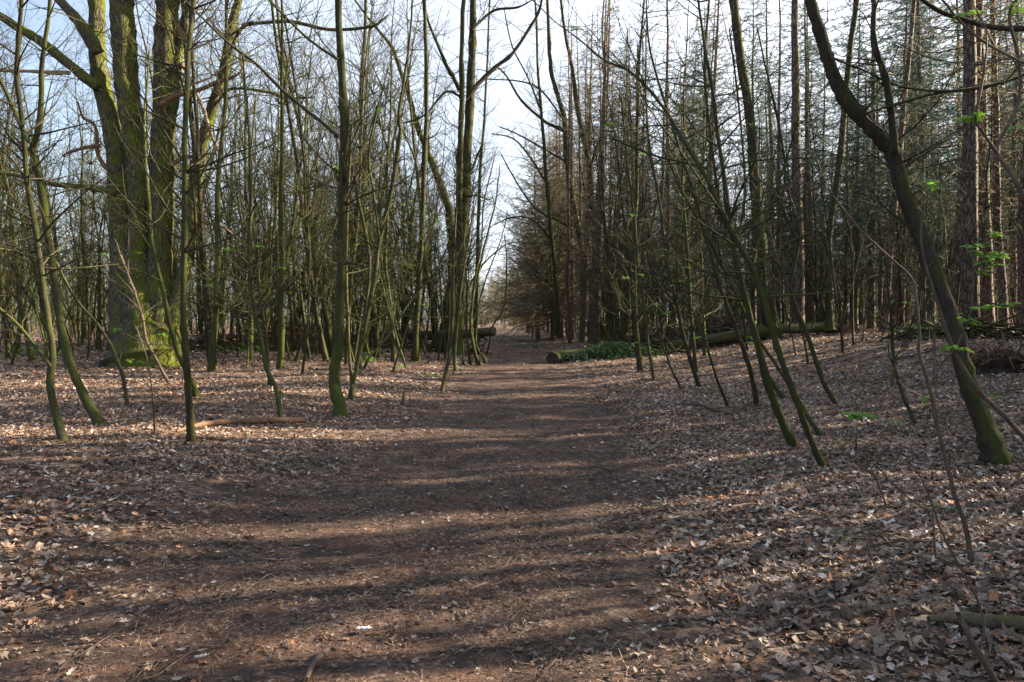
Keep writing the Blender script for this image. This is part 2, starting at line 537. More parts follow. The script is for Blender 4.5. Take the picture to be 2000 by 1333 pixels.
def make_tree(name, label, cat_, stems, limbs=(), nb=14, z0=1.2, Lf=1.8, mat=None, tw=None, PP=PT, sides=8, leaves=0,
              leaf_size=.07, extend=6.0, rough=.02, Y=None, dy=.6, up=.45, group=None, lob=0, limb_mats=None, k=4, extra=None):
    """traced tree: stems = list of photo lines, first one starts on the ground"""
    s0 = stems[0]; nb = int(nb * ((1.9 if s0[0][0] < 1200 else 1.35) if nb > 9 else 1)); Lf = Lf * (1.1 if nb > 9 else 1); leaves = int(leaves * .7); leaf_size *= .85
    g = G(s0[0][0], s0[0][1]) if Y is None else None
    Yb = g[1] if Y is None else Y
    base = PD(s0[0][0], s0[0][1], Yb)
    root = thing(name, label, cat_, base, group)
    trunk = []; crown = {0: [], 1: [], 2: [], 3: []}
    for si, s in enumerate(stems):
        P, R = trace(s, Yb, dy * rnd.choice((-1, 1)), rnd.uniform(0, .6) if si == 0 else 0, base=(si == 0 or s[0][1] > HZ + 20), k=k, jit=.45)
        spawn(crown, P, R, nb if si == 0 else nb // 2, z0, Lf, PP, up)
        if extend and s[-1][1] < 60:        # carries on above the frame
            a, b = P[-3], P[-1]
            d = vn(tuple(b[i] - a[i] for i in range(3)))
            q = b; r = R[-1]; m = int(extend / .7)
            ep = []; er = []
            for j in range(m):
                d = vn((d[0] + rnd.gauss(0, .06), d[1] + rnd.gauss(0, .06), d[2] + .12))
                q = tuple(q[i] + d[i] * .7 for i in range(3)); r = max(.008, r - R[-1] / m)
                P.append(q); R.append(r); ep.append(q); er.append(r)
            spawn(crown, ep, er, int(extend * 1.6), 0, Lf * 1.2, PP, up)
        else:
            P.append(tuple(2 * P[-1][i] - P[-2][i] for i in range(3))); R.append(.001)
        if si: P.insert(0, tuple(P[0][i] - (P[1][i] - P[0][i]) * .2 for i in range(3))); R.insert(0, .002)
        trunk.append((P, R))
    tm = MB(); tm.tubes(shift(trunk, base), sides, rough, lob); tr_o = tm.build('trunk', mat or M_sap, root)
    for li, lb in enumerate(limbs):
        P, R = trace(lb, Yb + (rnd.uniform(-.3, .3) if len(limbs) > 3 else 0), rnd.choice((-1, 1)) * dy * .8, 0, k=k)
        P.insert(0, tuple(P[0][i] - (P[1][i] - P[0][i]) * .2 for i in range(3))); R.insert(0, .002)
        bare = limb_mats and limb_mats[li] in ('dead', 'pale')
        P.append(tuple(P[-1][i] + (P[-1][i] - P[-2][i]) * .3 for i in range(3))); R.append(.002)
        lm = MB(); lm.tubes(shift([(P, R)], base), 7, .05)
        lm.build('limb', {'dead': M_dead, 'pale': M_pale}.get(limb_mats[li] if limb_mats else '', mat or M_sap), root)
        if not bare:
            spawn(crown, P, R, max(3, int(nb * .35)), -9, Lf * .8, PP, up)
    cm = MB()
    for lv, sd in ((0, 5), (1, 3), (2, 3), (3, 3)):
        if crown[lv]: cm.tubes(shift(crown[lv], base), sd)
    if cm.n: cm.build('crown', tw or M_twig, root)
    if leaves:
        tips = [l[0][-1] for lv in (1, 2) for l in crown[lv] if l[0][-1][2] < 5.5]
        if tips:
            fm = MB()
            for j in range(leaves):
                t = rnd.choice(tips)
                leaf_sprig(fm, tuple(t[i] - base[i] for i in range(3)), leaf_size)
            fm.build('leaves', M_leaf, root, smooth=False)
    ALLTREES.append((base[0], base[1]))
    return root


# ================================================================ TRACED TREES (photo lines: px, py, width)
# --- the big oak
make_tree('oak_tree', 'massive old mossy oak with several thick stems rising from one flared base', 'tree',
 [[(284, 716, 104), (280, 680, 96), (277, 640, 88), (275, 600, 80), (271, 560, 62), (268, 500, 40), (270, 449, 32), (267, 338, 36), (256, 236, 39), (248, 169, 44), (245, 101, 44), (240, 34, 44), (238, -40, 42)],
  [(258, 712, 70), (252, 640, 64), (248, 580, 60), (240, 500, 44), (236, 449, 40), (232, 338, 38), (216, 236, 35), (199, 169, 34), (189, 101, 30), (189, 34, 29), (187, -30, 28)],
  [(312, 712, 64), (310, 640, 56), (310, 580, 50), (312, 510, 46), (314, 449, 46), (316, 338, 46), (320, 236, 42), (324, 169, 42), (324, 101, 42), (326, 34, 40), (326, -40, 38)],
  [(336, 712, 32), (338, 625, 26), (349, 569, 24), (364, 512, 24), (373, 449, 27), (385, 338, 25), (395, 287, 23), (412, 219, 22), (429, 169, 20), (442, 118, 20), (452, 51, 17), (466, 0, 15), (474, -40, 13)],
  [(334, 250, 14), (345, 170, 18), (351, 101, 18), (365, 34, 20), (377, -20, 18)]],
 limbs=[[(192, 172, 22), (145, 135, 20), (101, 98, 18), (68, 74, 17), (34, 54, 16), (0, 32, 14), (-60, 5, 12), (-120, -30, 8)],
  [(192, 105, 24), (160, 50, 22), (125, 10, 18), (90, -30, 16)],
  [(135, 143, 8), (100, 142, 8), (68, 140, 7), (0, 137, 7), (-40, 133, 5)],
  [(225, 376, 13), (190, 370, 12), (169, 366, 11), (101, 360, 10), (61, 348, 9), (0, 337, 7), (-60, 322, 5)],
  [(216, 338, 8), (192, 304, 8), (188, 257, 7), (180, 240, 6), (162, 230, 5), (152, 199, 3)],
  [(310, 208, 12), (341, 189, 10), (388, 176, 8), (422, 162, 8), (466, 145, 5), (478, 120, 4), (484, 96, 2)],
  [(316, 120, 10), (335, 122, 10), (356, 128, 8)],
  [(356, 128, 5), (378, 169, 6), (398, 216, 7), (415, 270, 7), (432, 304, 6), (442, 334, 3)],
  [(331, 324, 9), (350, 313, 8), (368, 307, 7), (400, 302, 6), (422, 300, 3)],
  [(378, 447, 8), (391, 436, 7), (420, 440, 6), (440, 447, 5), (468, 470, 3)],
  [(430, 163, 8), (470, 58, 7), (520, 45, 7), (570, 43, 7), (640, 58, 7), (700, 56, 6), (735, 48, 5), (758, 30, 4)],
  [(396, 255, 8), (440, 178, 6), (520, 180, 6), (560, 192, 5), (610, 190, 3)],
  [(196, 285, 8), (170, 288, 7), (140, 296, 6), (122, 305, 3)]],
 limb_mats=['', '', 'pale', '', 'dead', 'dead', 'dead', 'pale', 'dead', 'dead', '', '', 'dead'],
 nb=7, z0=5.0, Lf=3.0, mat=M_oak, sides=22, rough=.012, lob=.035, extend=7, dy=.35, k=5)

# --- left foreground saplings
make_tree('sapling', 'dark slender sapling furthest left with a bent foot, left of the leaning one', 'tree',
 [[(124, 864, 17), (112, 820, 15), (100, 770, 15), (98, 740, 14), (103, 690, 13), (96, 640, 12), (84, 560, 12), (75, 490, 11), (66, 430, 11), (52, 350, 10), (48, 290, 9), (42, 230, 9), (33, 150, 9), (36, 70, 8), (42, 0, 7), (47, -60, 6)]],
 limbs=[[(97, 714, 7), (60, 665, 6), (25, 625, 6), (-30, 580, 5)], [(78, 507, 4), (55, 500, 4), (25, 490, 3), (-5, 485, 3)], [(54, 275, 8), (34, 230, 8), (12, 180, 7), (-15, 130, 6)]],
 nb=14, z0=1.8, Lf=1.4, extend=4)
make_tree('sapling', 'leaning slender dark sapling beside the leftmost one, foot sweeping to the right', 'tree',
 [[(198, 832, 20), (178, 800, 17), (155, 755, 16), (130, 690, 16), (120, 640, 15), (112, 590, 14), (105, 540, 14), (98, 490, 14), (91, 445, 13), (81, 371, 13), (68, 320, 12), (62, 290, 11), (71, 270, 11), (80, 203, 10), (81, 135, 9), (87, 90, 8), (96, 20, 7), (100, -40, 6)]],
 nb=14, z0=1.8, Lf=1.4, extend=4)
make_tree('sapling', 'straight slender sapling standing in front of the oak, fallen red branch at its foot', 'tree',
 [[(373, 868, 17), (371, 812, 15), (366, 738, 13), (361, 662, 13), (358, 587, 12), (360, 494, 11), (361, 400, 11), (361, 338, 11), (361, 253, 10), (365, 169, 10), (368, 101, 9), (376, 34, 9), (382, -20, 8)]],
 nb=15, z0=2.1, Lf=1.5, extend=5)
make_tree('sapling', 'thin dark sapling leaning left across the base of the oak', 'tree',
 [[(384, 777, 13), (375, 749, 11), (349, 692, 10), (330, 625, 9), (315, 550, 8), (296, 475, 8), (291, 405, 7), (284, 304, 6), (281, 236, 5), (287, 169, 4), (291, 100, 3)]],
 nb=12, z0=1.6, Lf=1.2)
make_tree('sapling', 'very thin sapling zigzagging up left of the oak base', 'tree',
 [[(249, 797, 8), (240, 737, 7), (221, 685, 7), (195, 640, 6), (150, 587, 5), (124, 542, 5), (96, 480, 4), (86, 400, 3)]],
 nb=9, z0=.5, Lf=.8, leaves=5, leaf_size=.12)
make_tree('sapling', 'short pale yellowish shoot leaning in front of the oak', 'sapling',
 [[(330, 749, 7), (307, 707, 7), (285, 662, 6), (277, 617, 5), (262, 569, 5), (240, 512, 4), (225, 470, 3)], [(250, 540, 3), (251, 512, 3), (251, 434, 2)]],
 nb=10, z0=.8, Lf=.8, mat=M_grey, tw=M_grey, leaves=6, leaf_size=.12)
make_tree('sapling', 'reddish whip with one green leaf low in front of the oak', 'sapling',
 [[(303, 847, 5), (300, 800, 4), (296, 760, 3), (290, 715, 3), (278, 672, 2), (266, 640, 2)]], nb=4, z0=.4, Lf=.5, mat=M_grey, leaves=4, leaf_size=.10)
make_tree('sapling', 'slim crooked sapling right of the oak rooted behind the end of the fallen red branch', 'tree',
 [[(549, 830, 10), (541, 765, 9), (521, 721, 9), (511, 670, 8), (501, 619, 8), (490, 552, 7), (487, 484, 6), (490, 400, 6), (488, 300, 5), (482, 200, 4), (474, 110, 3)]],
 limbs=[[(500, 615, 4), (540, 580, 4), (570, 555, 3), (597, 525, 2)], [(497, 612, 4), (470, 608, 3), (440, 600, 2)]],
 nb=13, z0=1.0, Lf=1.2, leaves=6, leaf_size=.1)
make_tree('sapling', 'thin sapling close behind the slim crooked one right of the oak', 'tree',
 [[(527, 755, 7), (519, 660, 6), (506, 563, 6), (500, 470, 6), (491, 420, 5), (488, 330, 4), (500, 200, 3)]], nb=12, z0=1.2, Lf=1.4)
# the strong dark stem in the middle left
make_tree('beech_tree', 'strong dark straight tree with swollen kinked mossy foot left of the path', 'tree',
 [[(665, 815, 24), (664, 790, 23), (655, 765, 22), (653, 740, 21), (655, 710, 20), (661, 670, 18), (663, 619, 18), (666, 552, 17), (666, 484, 17), (667, 417, 17), (669, 371, 18), (673, 253, 17), (669, 169, 15), (663, 84, 14), (661, 0, 13), (660, -40, 12)]],
 limbs=[[(660, 267, 8), (630, 240, 8), (602, 219, 7), (551, 176, 7), (500, 125, 6), (450, 88, 5), (400, 40, 4), (360, 0, 3)],
  [(658, 115, 6), (620, 90, 5), (585, 61, 5), (524, 0, 4), (480, -40, 3)], [(672, 515, 6), (690, 515, 5), (708, 517, 4)]],
 nb=12, z0=3.0, Lf=1.8, extend=6, mat=M_mossy, sides=12)
make_tree('sapling', 'green multi-stemmed sapling just right of the kinked dark tree', 'tree',
 [[(683, 781, 9), (692, 738, 9), (702, 687, 9), (720, 602, 9), (733, 535, 9), (741, 467, 8), (764, 371, 8), (781, 270, 7), (779, 219, 6), (790, 150, 5), (802, 60, 4), (806, -20, 4)],
  [(688, 760, 5), (683, 704, 6), (680, 636, 6), (676, 535, 6), (679, 400, 5), (686, 250, 4)],
  [(720, 700, 4), (770, 640, 4), (800, 590, 4), (850, 530, 3), (880, 470, 2)]],
 limbs=[[(741, 467, 6), (730, 380, 5), (720, 300, 5), (740, 200, 4)]], nb=16, z0=1.4, Lf=1.3, leaves=8, leaf_size=.11)
make_tree('sapling', 'thin dark sapling between the kinked dark tree and the oak, deeper in the wood', 'tree',
 [[(703, 723, 7), (706, 650, 7), (716, 590, 7), (722, 500, 6), (706, 420, 6), (690, 340, 6), (668, 250, 4)]], nb=14, z0=1.2, Lf=1.6)
make_tree('beech_tree', 'dark upright tree with bright green mossy foot, midway between kinked tree and twin-stemmed trees', 'tree',
 [[(811, 707, 15), (812, 653, 12), (816, 586, 11), (821, 501, 11), (825, 449, 10), (828, 338, 9), (833, 203, 8), (831, 68, 7), (828, -20, 6)]],
 nb=22, z0=3, Lf=2.4, mat=M_mossy, leaves=6, leaf_size=.16)
make_tree('beech_tree', 'leaning dark tree behind the kinked dark tree, foot in the brush', 'tree',
 [[(649, 700, 11), (640, 640, 11), (625, 560, 11), (615, 500, 10), (602, 400, 10), (598, 340, 9), (590, 270, 8), (570, 180, 7), (548, 80, 6), (538, -20, 5)]], nb=24, z0=3, Lf=2.6)
make_tree('beech_tree', 'curving dark tree whose stem bows right behind the green multi-stemmed sapling', 'tree',
 [[(736, 700, 12), (733, 640, 12), (720, 560, 12), (700, 500, 11), (692, 450, 11), (700, 400, 10), (712, 300, 10), (705, 200, 8), (712, 80, 7), (716, -20, 6)]], nb=24, z0=3, Lf=2.6)
# twin-stemmed trees by the path
make_tree('beech_tree', 'tall sunlit tree with two close upright stems beside the path', 'tree',
 [[(893, 694, 26), (893, 653, 23), (894, 602, 23), (897, 535, 24), (902, 467, 24), (906, 400, 23), (910, 338, 20), (916, 236, 18), (919, 169, 16), (923, 84, 14), (924, 0, 13), (926, -40, 12)],
  [(899, 450, 10), (897, 380, 13), (898, 304, 12), (902, 203, 11), (902, 118, 9), (905, 0, 8), (906, -30, 7)]],
 limbs=[[(918, 194, 9), (930, 169, 9), (968, 132, 8), (1001, 105, 7), (1035, 54, 6), (1052, 24, 5), (1060, -10, 4)],
  [(922, 60, 6), (935, 45, 6), (967, 20, 5), (1011, 15, 4), (1040, 0, 2)],
  [(898, 178, 8), (885, 150, 8), (872, 128, 7), (852, 81, 6), (838, 47, 5), (826, 0, 4)],
  [(914, 345, 5), (925, 325, 5), (932, 305, 5), (942, 283, 3)], [(912, 385, 4), (930, 382, 4), (953, 391, 2)],
  [(900, 190, 5), (870, 180, 5), (830, 225, 3), (790, 240, 3)]],
 nb=26, z0=4, Lf=2.6, mat=M_mossy, sides=14, extend=6, rough=.03)
make_tree('beech_tree', 'mossy green tree left of the sunlit twin-stemmed one, bending sharply left', 'tree',
 [[(869, 684, 30), (872, 640, 24), (877, 590, 20), (884, 535, 17), (882, 467, 16), (877, 410, 16), (869, 388, 15), (852, 338, 14), (831, 287, 12), (811, 236, 11), (800, 190, 9), (781, 135, 8), (767, 95, 7), (740, 61, 5), (715, 30, 4)],
  [(838, 300, 5), (832, 210, 8), (832, 130, 7), (830, 60, 6), (826, -20, 5)]],
 nb=24, z0=4, Lf=2.4, mat=M_mossy, sides=12, rough=.03)
make_tree('sapling', 'thin green sapling in front of the sunlit twin-stemmed tree, foot bent left', 'tree',
 [[(864, 768, 8), (869, 731, 7), (879, 687, 7), (884, 619, 6), (885, 535, 5), (887, 461, 4), (892, 380, 3), (890, 300, 2)]], nb=10, z0=1.6, Lf=1.1)
make_tree('sapling', 'forked shoot with dark foot directly below the sunlit twin-stemmed tree', 'tree',
 [[(890, 727, 7), (888, 690, 7), (892, 640, 6), (900, 560, 4), (915, 470, 3), (925, 390, 2)]], nb=8, z0=1.4, Lf=1.0)
make_tree('coppice_shrub', 'clump of thin dark rods rising beside the path in front of the log end', 'shrub',
 [[(936, 714, 6), (923, 670, 5), (919, 619, 5), (930, 552, 4), (950, 467, 4), (967, 400, 3), (976, 330, 2)],
  [(930, 700, 5), (921, 640, 5), (925, 560, 4), (940, 480, 3), (945, 400, 3), (965, 310, 2)],
  [(918, 706, 4), (910, 640, 4), (912, 560, 3), (906, 480, 3), (915, 400, 2)],
  [(944, 698, 4), (930, 670, 4), (935, 600, 3), (950, 540, 3), (975, 480, 2), (990, 420, 2)],
  [(905, 704, 4), (903, 640, 3), (910, 580, 3), (940, 520, 3), (985, 480, 2)]], nb=10, z0=1.0, Lf=1.5)
make_tree('sapling', 'single dark curved rod arching over the cut end of the fallen log beside the path', 'sapling',
 [[(951, 693, 3), (957, 660, 3), (964, 634, 3), (984, 602, 3), (989, 552, 3), (989, 500, 2), (985, 460, 2)]], nb=3, z0=2.5, Lf=.8)
# right of the path
make_tree('beech_tree', 'left one of two mossy leaning trees behind the ivy covered log, pale waymark on trunk', 'tree',
 [[(1181, 664, 15), (1167, 616, 14), (1150, 535, 13), (1136, 484, 12), (1121, 400, 12), (1115, 371, 11), (1106, 304, 11), (1103, 236, 10), (1089, 186, 9), (1076, 135, 8), (1072, 68, 7), (1069, -10, 6)]],
 limbs=[[(1103, 256, 7), (1082, 247, 7), (1062, 236, 6), (1018, 196, 5), (990, 150, 4), (968, 128, 3)], [(1117, 448, 6), (1090, 430, 6), (1062, 419, 5), (1035, 395, 4), (1005, 350, 3), (978, 300, 2)],
  [(1108, 318, 5), (1060, 290, 4), (1010, 262, 3), (975, 248, 2)], [(1104, 240, 4), (1060, 180, 4), (1020, 160, 3), (950, 155, 2)]],
 nb=26, z0=3.5, Lf=2.6, mat=M_mossy, sides=10)
make_tree('beech_tree', 'right one of two mossy leaning trees behind the ivy covered log', 'tree',
 [[(1216, 662, 15), (1197, 616, 13), (1177, 569, 12), (1167, 484, 12), (1157, 400, 12), (1154, 338, 11), (1144, 287, 10), (1126, 203, 9), (1118, 135, 7), (1104, 68, 6), (1094, -10, 5)]],
 limbs=[[(1152, 330, 6), (1178, 240, 5), (1182, 150, 5), (1176, 60, 4), (1182, -20, 3)]],
 nb=28, z0=3.5, Lf=2.6, mat=M_mossy, sides=10)
make_tree('beech_tree', 'slender tree standing at the path bend, its fine twigs reaching into the sky gap', 'tree',
 [[(1092, 652, 9), (1086, 560, 8), (1076, 450, 8), (1066, 340, 7), (1058, 230, 6), (1050, 120, 5), (1046, 10, 4)]],
 limbs=[[(1068, 360, 4), (1030, 300, 4), (1000, 270, 3), (960, 262, 2)], [(1058, 220, 4), (1030, 150, 3), (1000, 90, 3), (985, 20, 2)], [(1078, 470, 4), (1040, 430, 3), (1000, 425, 3), (965, 440, 2)]],
 nb=34, z0=3, Lf=3.2, Y=42)
make_tree('beech_tree', 'slender tree left of the far path whose twigs cross the sky gap', 'tree',
 [[(926, 660, 9), (930, 560, 8), (934, 450, 7), (938, 340, 6), (946, 230, 5), (952, 110, 4), (956, 10, 3)]], nb=30, z0=3, Lf=3.0, Y=44)
# leaning saplings right
make_tree('sapling', 'long thin tree leaning far left, nearest of the leaning group', 'tree',
 [[(1608, 915, 14), (1586, 866, 13), (1561, 796, 12), (1524, 697, 12), (1503, 627, 11), (1474, 536, 11), (1441, 474, 10), (1406, 405, 9), (1383, 354, 8), (1349, 297, 7), (1322, 253, 7), (1302, 219, 6), (1271, 179, 6), (1227, 138, 5), (1180, 118, 4), (1136, 81, 3), (1085, 44, 2)]],
 limbs=[[(1383, 330, 5), (1340, 318, 5), (1290, 308, 4), (1240, 290, 4), (1195, 270, 3)], [(1441, 474, 5), (1455, 380, 5), (1450, 280, 4), (1440, 180, 4), (1425, 60, 3)], [(1470, 530, 5), (1490, 440, 5), (1530, 330, 4), (1560, 230, 3)]],
 nb=22, z0=1.8, Lf=1.6, leaves=4, leaf_size=.09)
make_tree('sapling', 'leaning mossy stem with its foot just left of the nearest long leaning one', 'tree',
 [[(1551, 874, 16), (1524, 817, 15), (1499, 751, 14), (1478, 668, 13), (1462, 606, 12), (1441, 524, 11), (1425, 430, 10), (1412, 330, 9), (1400, 250, 8), (1390, 170, 7), (1378, 100, 6), (1366, 20, 5), (1362, -30, 5)]],
 nb=20, z0=1.8, Lf=1.6, mat=M_mossy)
make_tree('sapling', 'thinner leaning stem crossing behind the nearest long leaning one', 'tree',
 [[(1608, 856, 8), (1582, 821, 8), (1561, 784, 8), (1520, 720, 7), (1480, 660, 7), (1440, 580, 6), (1400, 500, 6), (1370, 440, 5), (1335, 380, 4), (1300, 300, 3)]],
 nb=14, z0=1.5, Lf=1.4)
make_tree('sapling', 'slender sapling with upright foot bending left, left side of the leaning group', 'tree',
 [[(1478, 792, 10), (1470, 742, 9), (1454, 689, 9), (1433, 631, 8), (1408, 565, 8), (1395, 520, 8), (1372, 440, 7), (1340, 330, 6), (1305, 220, 5), (1270, 100, 4), (1262, 0, 3)]],
 nb=16, z0=1.8, Lf=1.6)
make_tree('sapling', 'sinuous mossy sapling curving in an S behind the leaning group', 'tree',
 [[(1635, 792, 9), (1606, 742, 9), (1586, 681, 8), (1561, 615, 8), (1544, 565, 8), (1555, 503, 7), (1557, 474, 7), (1540, 433, 6), (1528, 400, 6), (1534, 330, 5), (1522, 250, 5), (1500, 150, 4), (1480, 60, 3)]],
 nb=16, z0=1.8, Lf=1.4, mat=M_mossy)
make_tree('sapling', 'slanting sapling deep inside the leaning group with many side shoots', 'tree',
 [[(1532, 781, 9), (1499, 730, 8), (1482, 668, 8), (1466, 615, 7), (1440, 520, 7), (1412, 430, 7), (1392, 300, 6), (1376, 150, 5), (1385, 0, 4)]],
 nb=16, z0=1.8, Lf=1.5)
make_tree('sapling', 'thin dark sapling leaning left, alone left of the leaning group', 'tree',
 [[(1366, 758, 8), (1345, 690, 8), (1330, 640, 7), (1318, 580, 7), (1300, 500, 6), (1290, 400, 6), (1270, 300, 5), (1262, 200, 4), (1262, 60, 3)]],
 nb=18, z0=1.6, Lf=1.8, leaves=12, leaf_size=.13)
make_tree('sapling', 'thin stem nearest the path edge in front of the ivy covered log', 'tree',
 [[(1278, 746, 6), (1268, 690, 6), (1262, 630, 6), (1248, 540, 5), (1240, 440, 5), (1225, 320, 4), (1215, 200, 3)]], nb=16, z0=1.6, Lf=1.6)
make_tree('sapling', 'thin whip with fresh leaf tufts between path edge and leaning group', 'sapling',
 [[(1423, 797, 5), (1400, 740, 5), (1385, 690, 4), (1365, 640, 4), (1335, 560, 3), (1320, 500, 3)]], nb=12, z0=1.0, Lf=1.0, leaves=16, leaf_size=.11)
make_tree('sapling', 'forked whip rising from the litter in front of the long log', 'sapling',
 [[(1334, 765, 5), (1315, 730, 5), (1300, 690, 4), (1285, 640, 4), (1275, 560, 3), (1262, 470, 2)]], nb=12, z0=1.0, Lf=1.1, leaves=5, leaf_size=.1)
# big leaning mossy tree right
make_tree('leaning_tree', 'thick crooked mossy tree leaning left at right side, forked high up', 'tree',
 [[(1948, 910, 41), (1932, 854, 36), (1903, 784, 33), (1879, 709, 31), (1866, 648, 30), (1837, 565, 30), (1813, 503, 30), (1790, 441, 28), (1775, 405, 28), (1760, 360, 28), (1744, 300, 29), (1721, 272, 28), (1687, 236, 27), (1652, 196, 26), (1630, 152, 24), (1616, 111, 22), (1603, 68, 22), (1589, 27, 20), (1578, -20, 19)],
  [(1748, 300, 16), (1742, 236, 13), (1733, 169, 13), (1721, 128, 12), (1707, 84, 11), (1706, 30, 10), (1708, -20, 10)]],
 limbs=[[(1725, 255, 3), (1690, 226, 4), (1720, 213, 4), (1754, 203, 5), (1822, 184, 5), (1873, 177, 4)], [(1630, 115, 4), (1660, 128, 4), (1687, 138, 4), (1744, 165, 4), (1800, 176, 3)]],
 nb=10, z0=2.2, Lf=1.2, mat=M_mossy, sides=16, rough=.035, lob=.03, dy=.25, k=5)
make_tree('beech_tree', 'upright mossy dark tree rooted at the right end of the long log', 'tree',
 [[(1621, 640, 17), (1617, 520, 13), (1620, 449, 12), (1633, 371, 12), (1643, 287, 12), (1650, 203, 11), (1660, 101, 11), (1673, 0, 10), (1678, -40, 9)]],
 nb=20, z0=4, Lf=2.2, mat=M_mossy, Y=30)
make_tree('beech_tree', 'thick dark tree behind the leaning group, rooted behind the long log', 'tree',
 [[(1508, 658, 30), (1500, 600, 26), (1490, 520, 25), (1481, 439, 24), (1474, 338, 22), (1464, 219, 18), (1447, 118, 17), (1433, 0, 15), (1428, -40, 14)]],
 nb=22, z0=5, Lf=2.4, mat=M_mossy, Y=30, sides=12)
# near right shoots
make_tree('sapling', 'reddish brown whip close to the camera at right, foot hooked in the litter', 'sapling',
 [[(1897, 1102, 10), (1892, 1060, 9), (1880, 1010, 9), (1865, 970, 8), (1847, 897, 8), (1832, 840, 8), (1817, 763, 7), (1795, 690, 7), (1796, 648, 6), (1788, 577, 5), (1780, 544, 5), (1735, 500, 4), (1689, 458, 4), (1650, 412, 3), (1620, 370, 2), (1590, 300, 2)]],
 nb=5, z0=.9, Lf=.5, mat=M_grey, tw=M_grey, dy=.1, leaves=9, leaf_size=.09)
make_tree('sapling', 'thin bare whip in the lower right corner with a hooked side shoot', 'sapling',
 [[(1916, 1265, 6), (1921, 1212, 5), (1898, 1147, 5), (1862, 1085, 5), (1836, 1031, 4), (1818, 977, 3), (1796, 928, 2)], [(1822, 1001, 3), (1795, 988, 3), (1771, 970, 2), (1745, 945, 2), (1724, 928, 2)]],
 nb=3, z0=.25, Lf=.25, mat=M_grey, tw=M_grey, dy=.05, leaves=3, leaf_size=.035)
make_tree('sapling', 'small knee-high whip with green leaf tufts low at right', 'sapling',
 [[(1750, 1235, 3), (1738, 1172, 3), (1709, 1104, 3), (1690, 1050, 3), (1678, 1010, 2)]], nb=3, z0=.2, Lf=.2, mat=M_grey, tw=M_grey, dy=.05, leaves=6, leaf_size=.05)
make_tree('sapling', 'slanting bare whip behind the knee-high one, pale tip by the leaning stems', 'sapling',
 [[(1735, 997, 3), (1712, 940, 3), (1691, 897, 3), (1662, 872, 2), (1640, 840, 2)]], nb=4, z0=.2, Lf=.3, mat=M_grey, tw=M_grey, dy=.1)
make_tree('sapling', 'slim mossy sapling in front of the far right bank with bright leaf tufts', 'sapling',
 [[(1790, 831, 7), (1763, 771, 7), (1747, 718, 6), (1742, 648, 6), (1738, 600, 4), (1730, 520, 3), (1715, 440, 2)], [(1747, 718, 4), (1760, 680, 3), (1785, 620, 3)]],
 nb=12, z0=.9, Lf=1.0, leaves=12, leaf_size=.1)
make_tree('sapling', 'thin upright whip left of the thick crooked tree with grey bark', 'sapling',
 [[(1826, 712, 5), (1825, 670, 5), (1822, 600, 4), (1826, 540, 3), (1835, 480, 2)]], nb=8, z0=1, Lf=.9, mat=M_grey, Y=13)
make_tree('sapling', 'single small shoot topped with big bright green leaves at right', 'sapling',
 [[(1672, 880, 2), (1674, 840, 2), (1675, 808, 2)]], nb=0, z0=9, mat=M_grey, leaves=0)
t = ALLTREES[-1]
fm = MB(); g0 = G(1672, 880); r_ = [o for o in C.objects if o.name.startswith('sapling') and o.type == 'EMPTY'][-1]
for dx in (-.05, .03, .10): leaf_sprig(fm, tuple(np.array(PD(1675, 806, g0[1])) + np.array([dx, 0, 0]) - np.array(PD(1672, 880, g0[1]))), .17, n=6)
fm.build('leaves', M_leaf, r_, smooth=False)

# --- a young tree standing just outside the right edge whose grey limbs reach into view, and one with dark limbs
def offscreen(name, label, base, top, limbs, mat, r0, leafs=0):
    root = thing(name, label, 'tree', base)
    P = cat([base, tuple(base[i] * .6 + top[i] * .4 + (0, .1, 0)[i] for i in range(3)), top], 6)
    R = [r0 * (1 - .6 * i / len(P)) for i in range(len(P))]
    m = MB(); m.tubes(shift([(P, R)], base), 10, .02); m.build('trunk', mat, root)
    tips = []
    for tr, Y, dy in limbs:
        P, R = trace(tr, Y, dy); tips.append(P[-1]); tips.append(P[len(P) // 2])
        m = MB(); m.tubes(shift([(P, R)], base), 8, .03)
        cr = {0: [], 1: [], 2: [], 3: []}
        spawn(cr, P, R, 3, -9, .5, dict(PT, maxlev=1)); m.tubes(shift(cr[0] + cr[1], base), 3)
        m.build('limb', mat, root)
    if leafs:
        fm = MB()
        for j in range(leafs):
            t = tips[j % len(tips)]; leaf_sprig(fm, tuple(t[i] - base[i] + rnd.uniform(-.05, .05) for i in range(3)), .085)
        fm.build('leaves', M_leaf, root, smooth=False)


def gpt(x, y): return (x, y, float(hgt(x, y)) - .05)


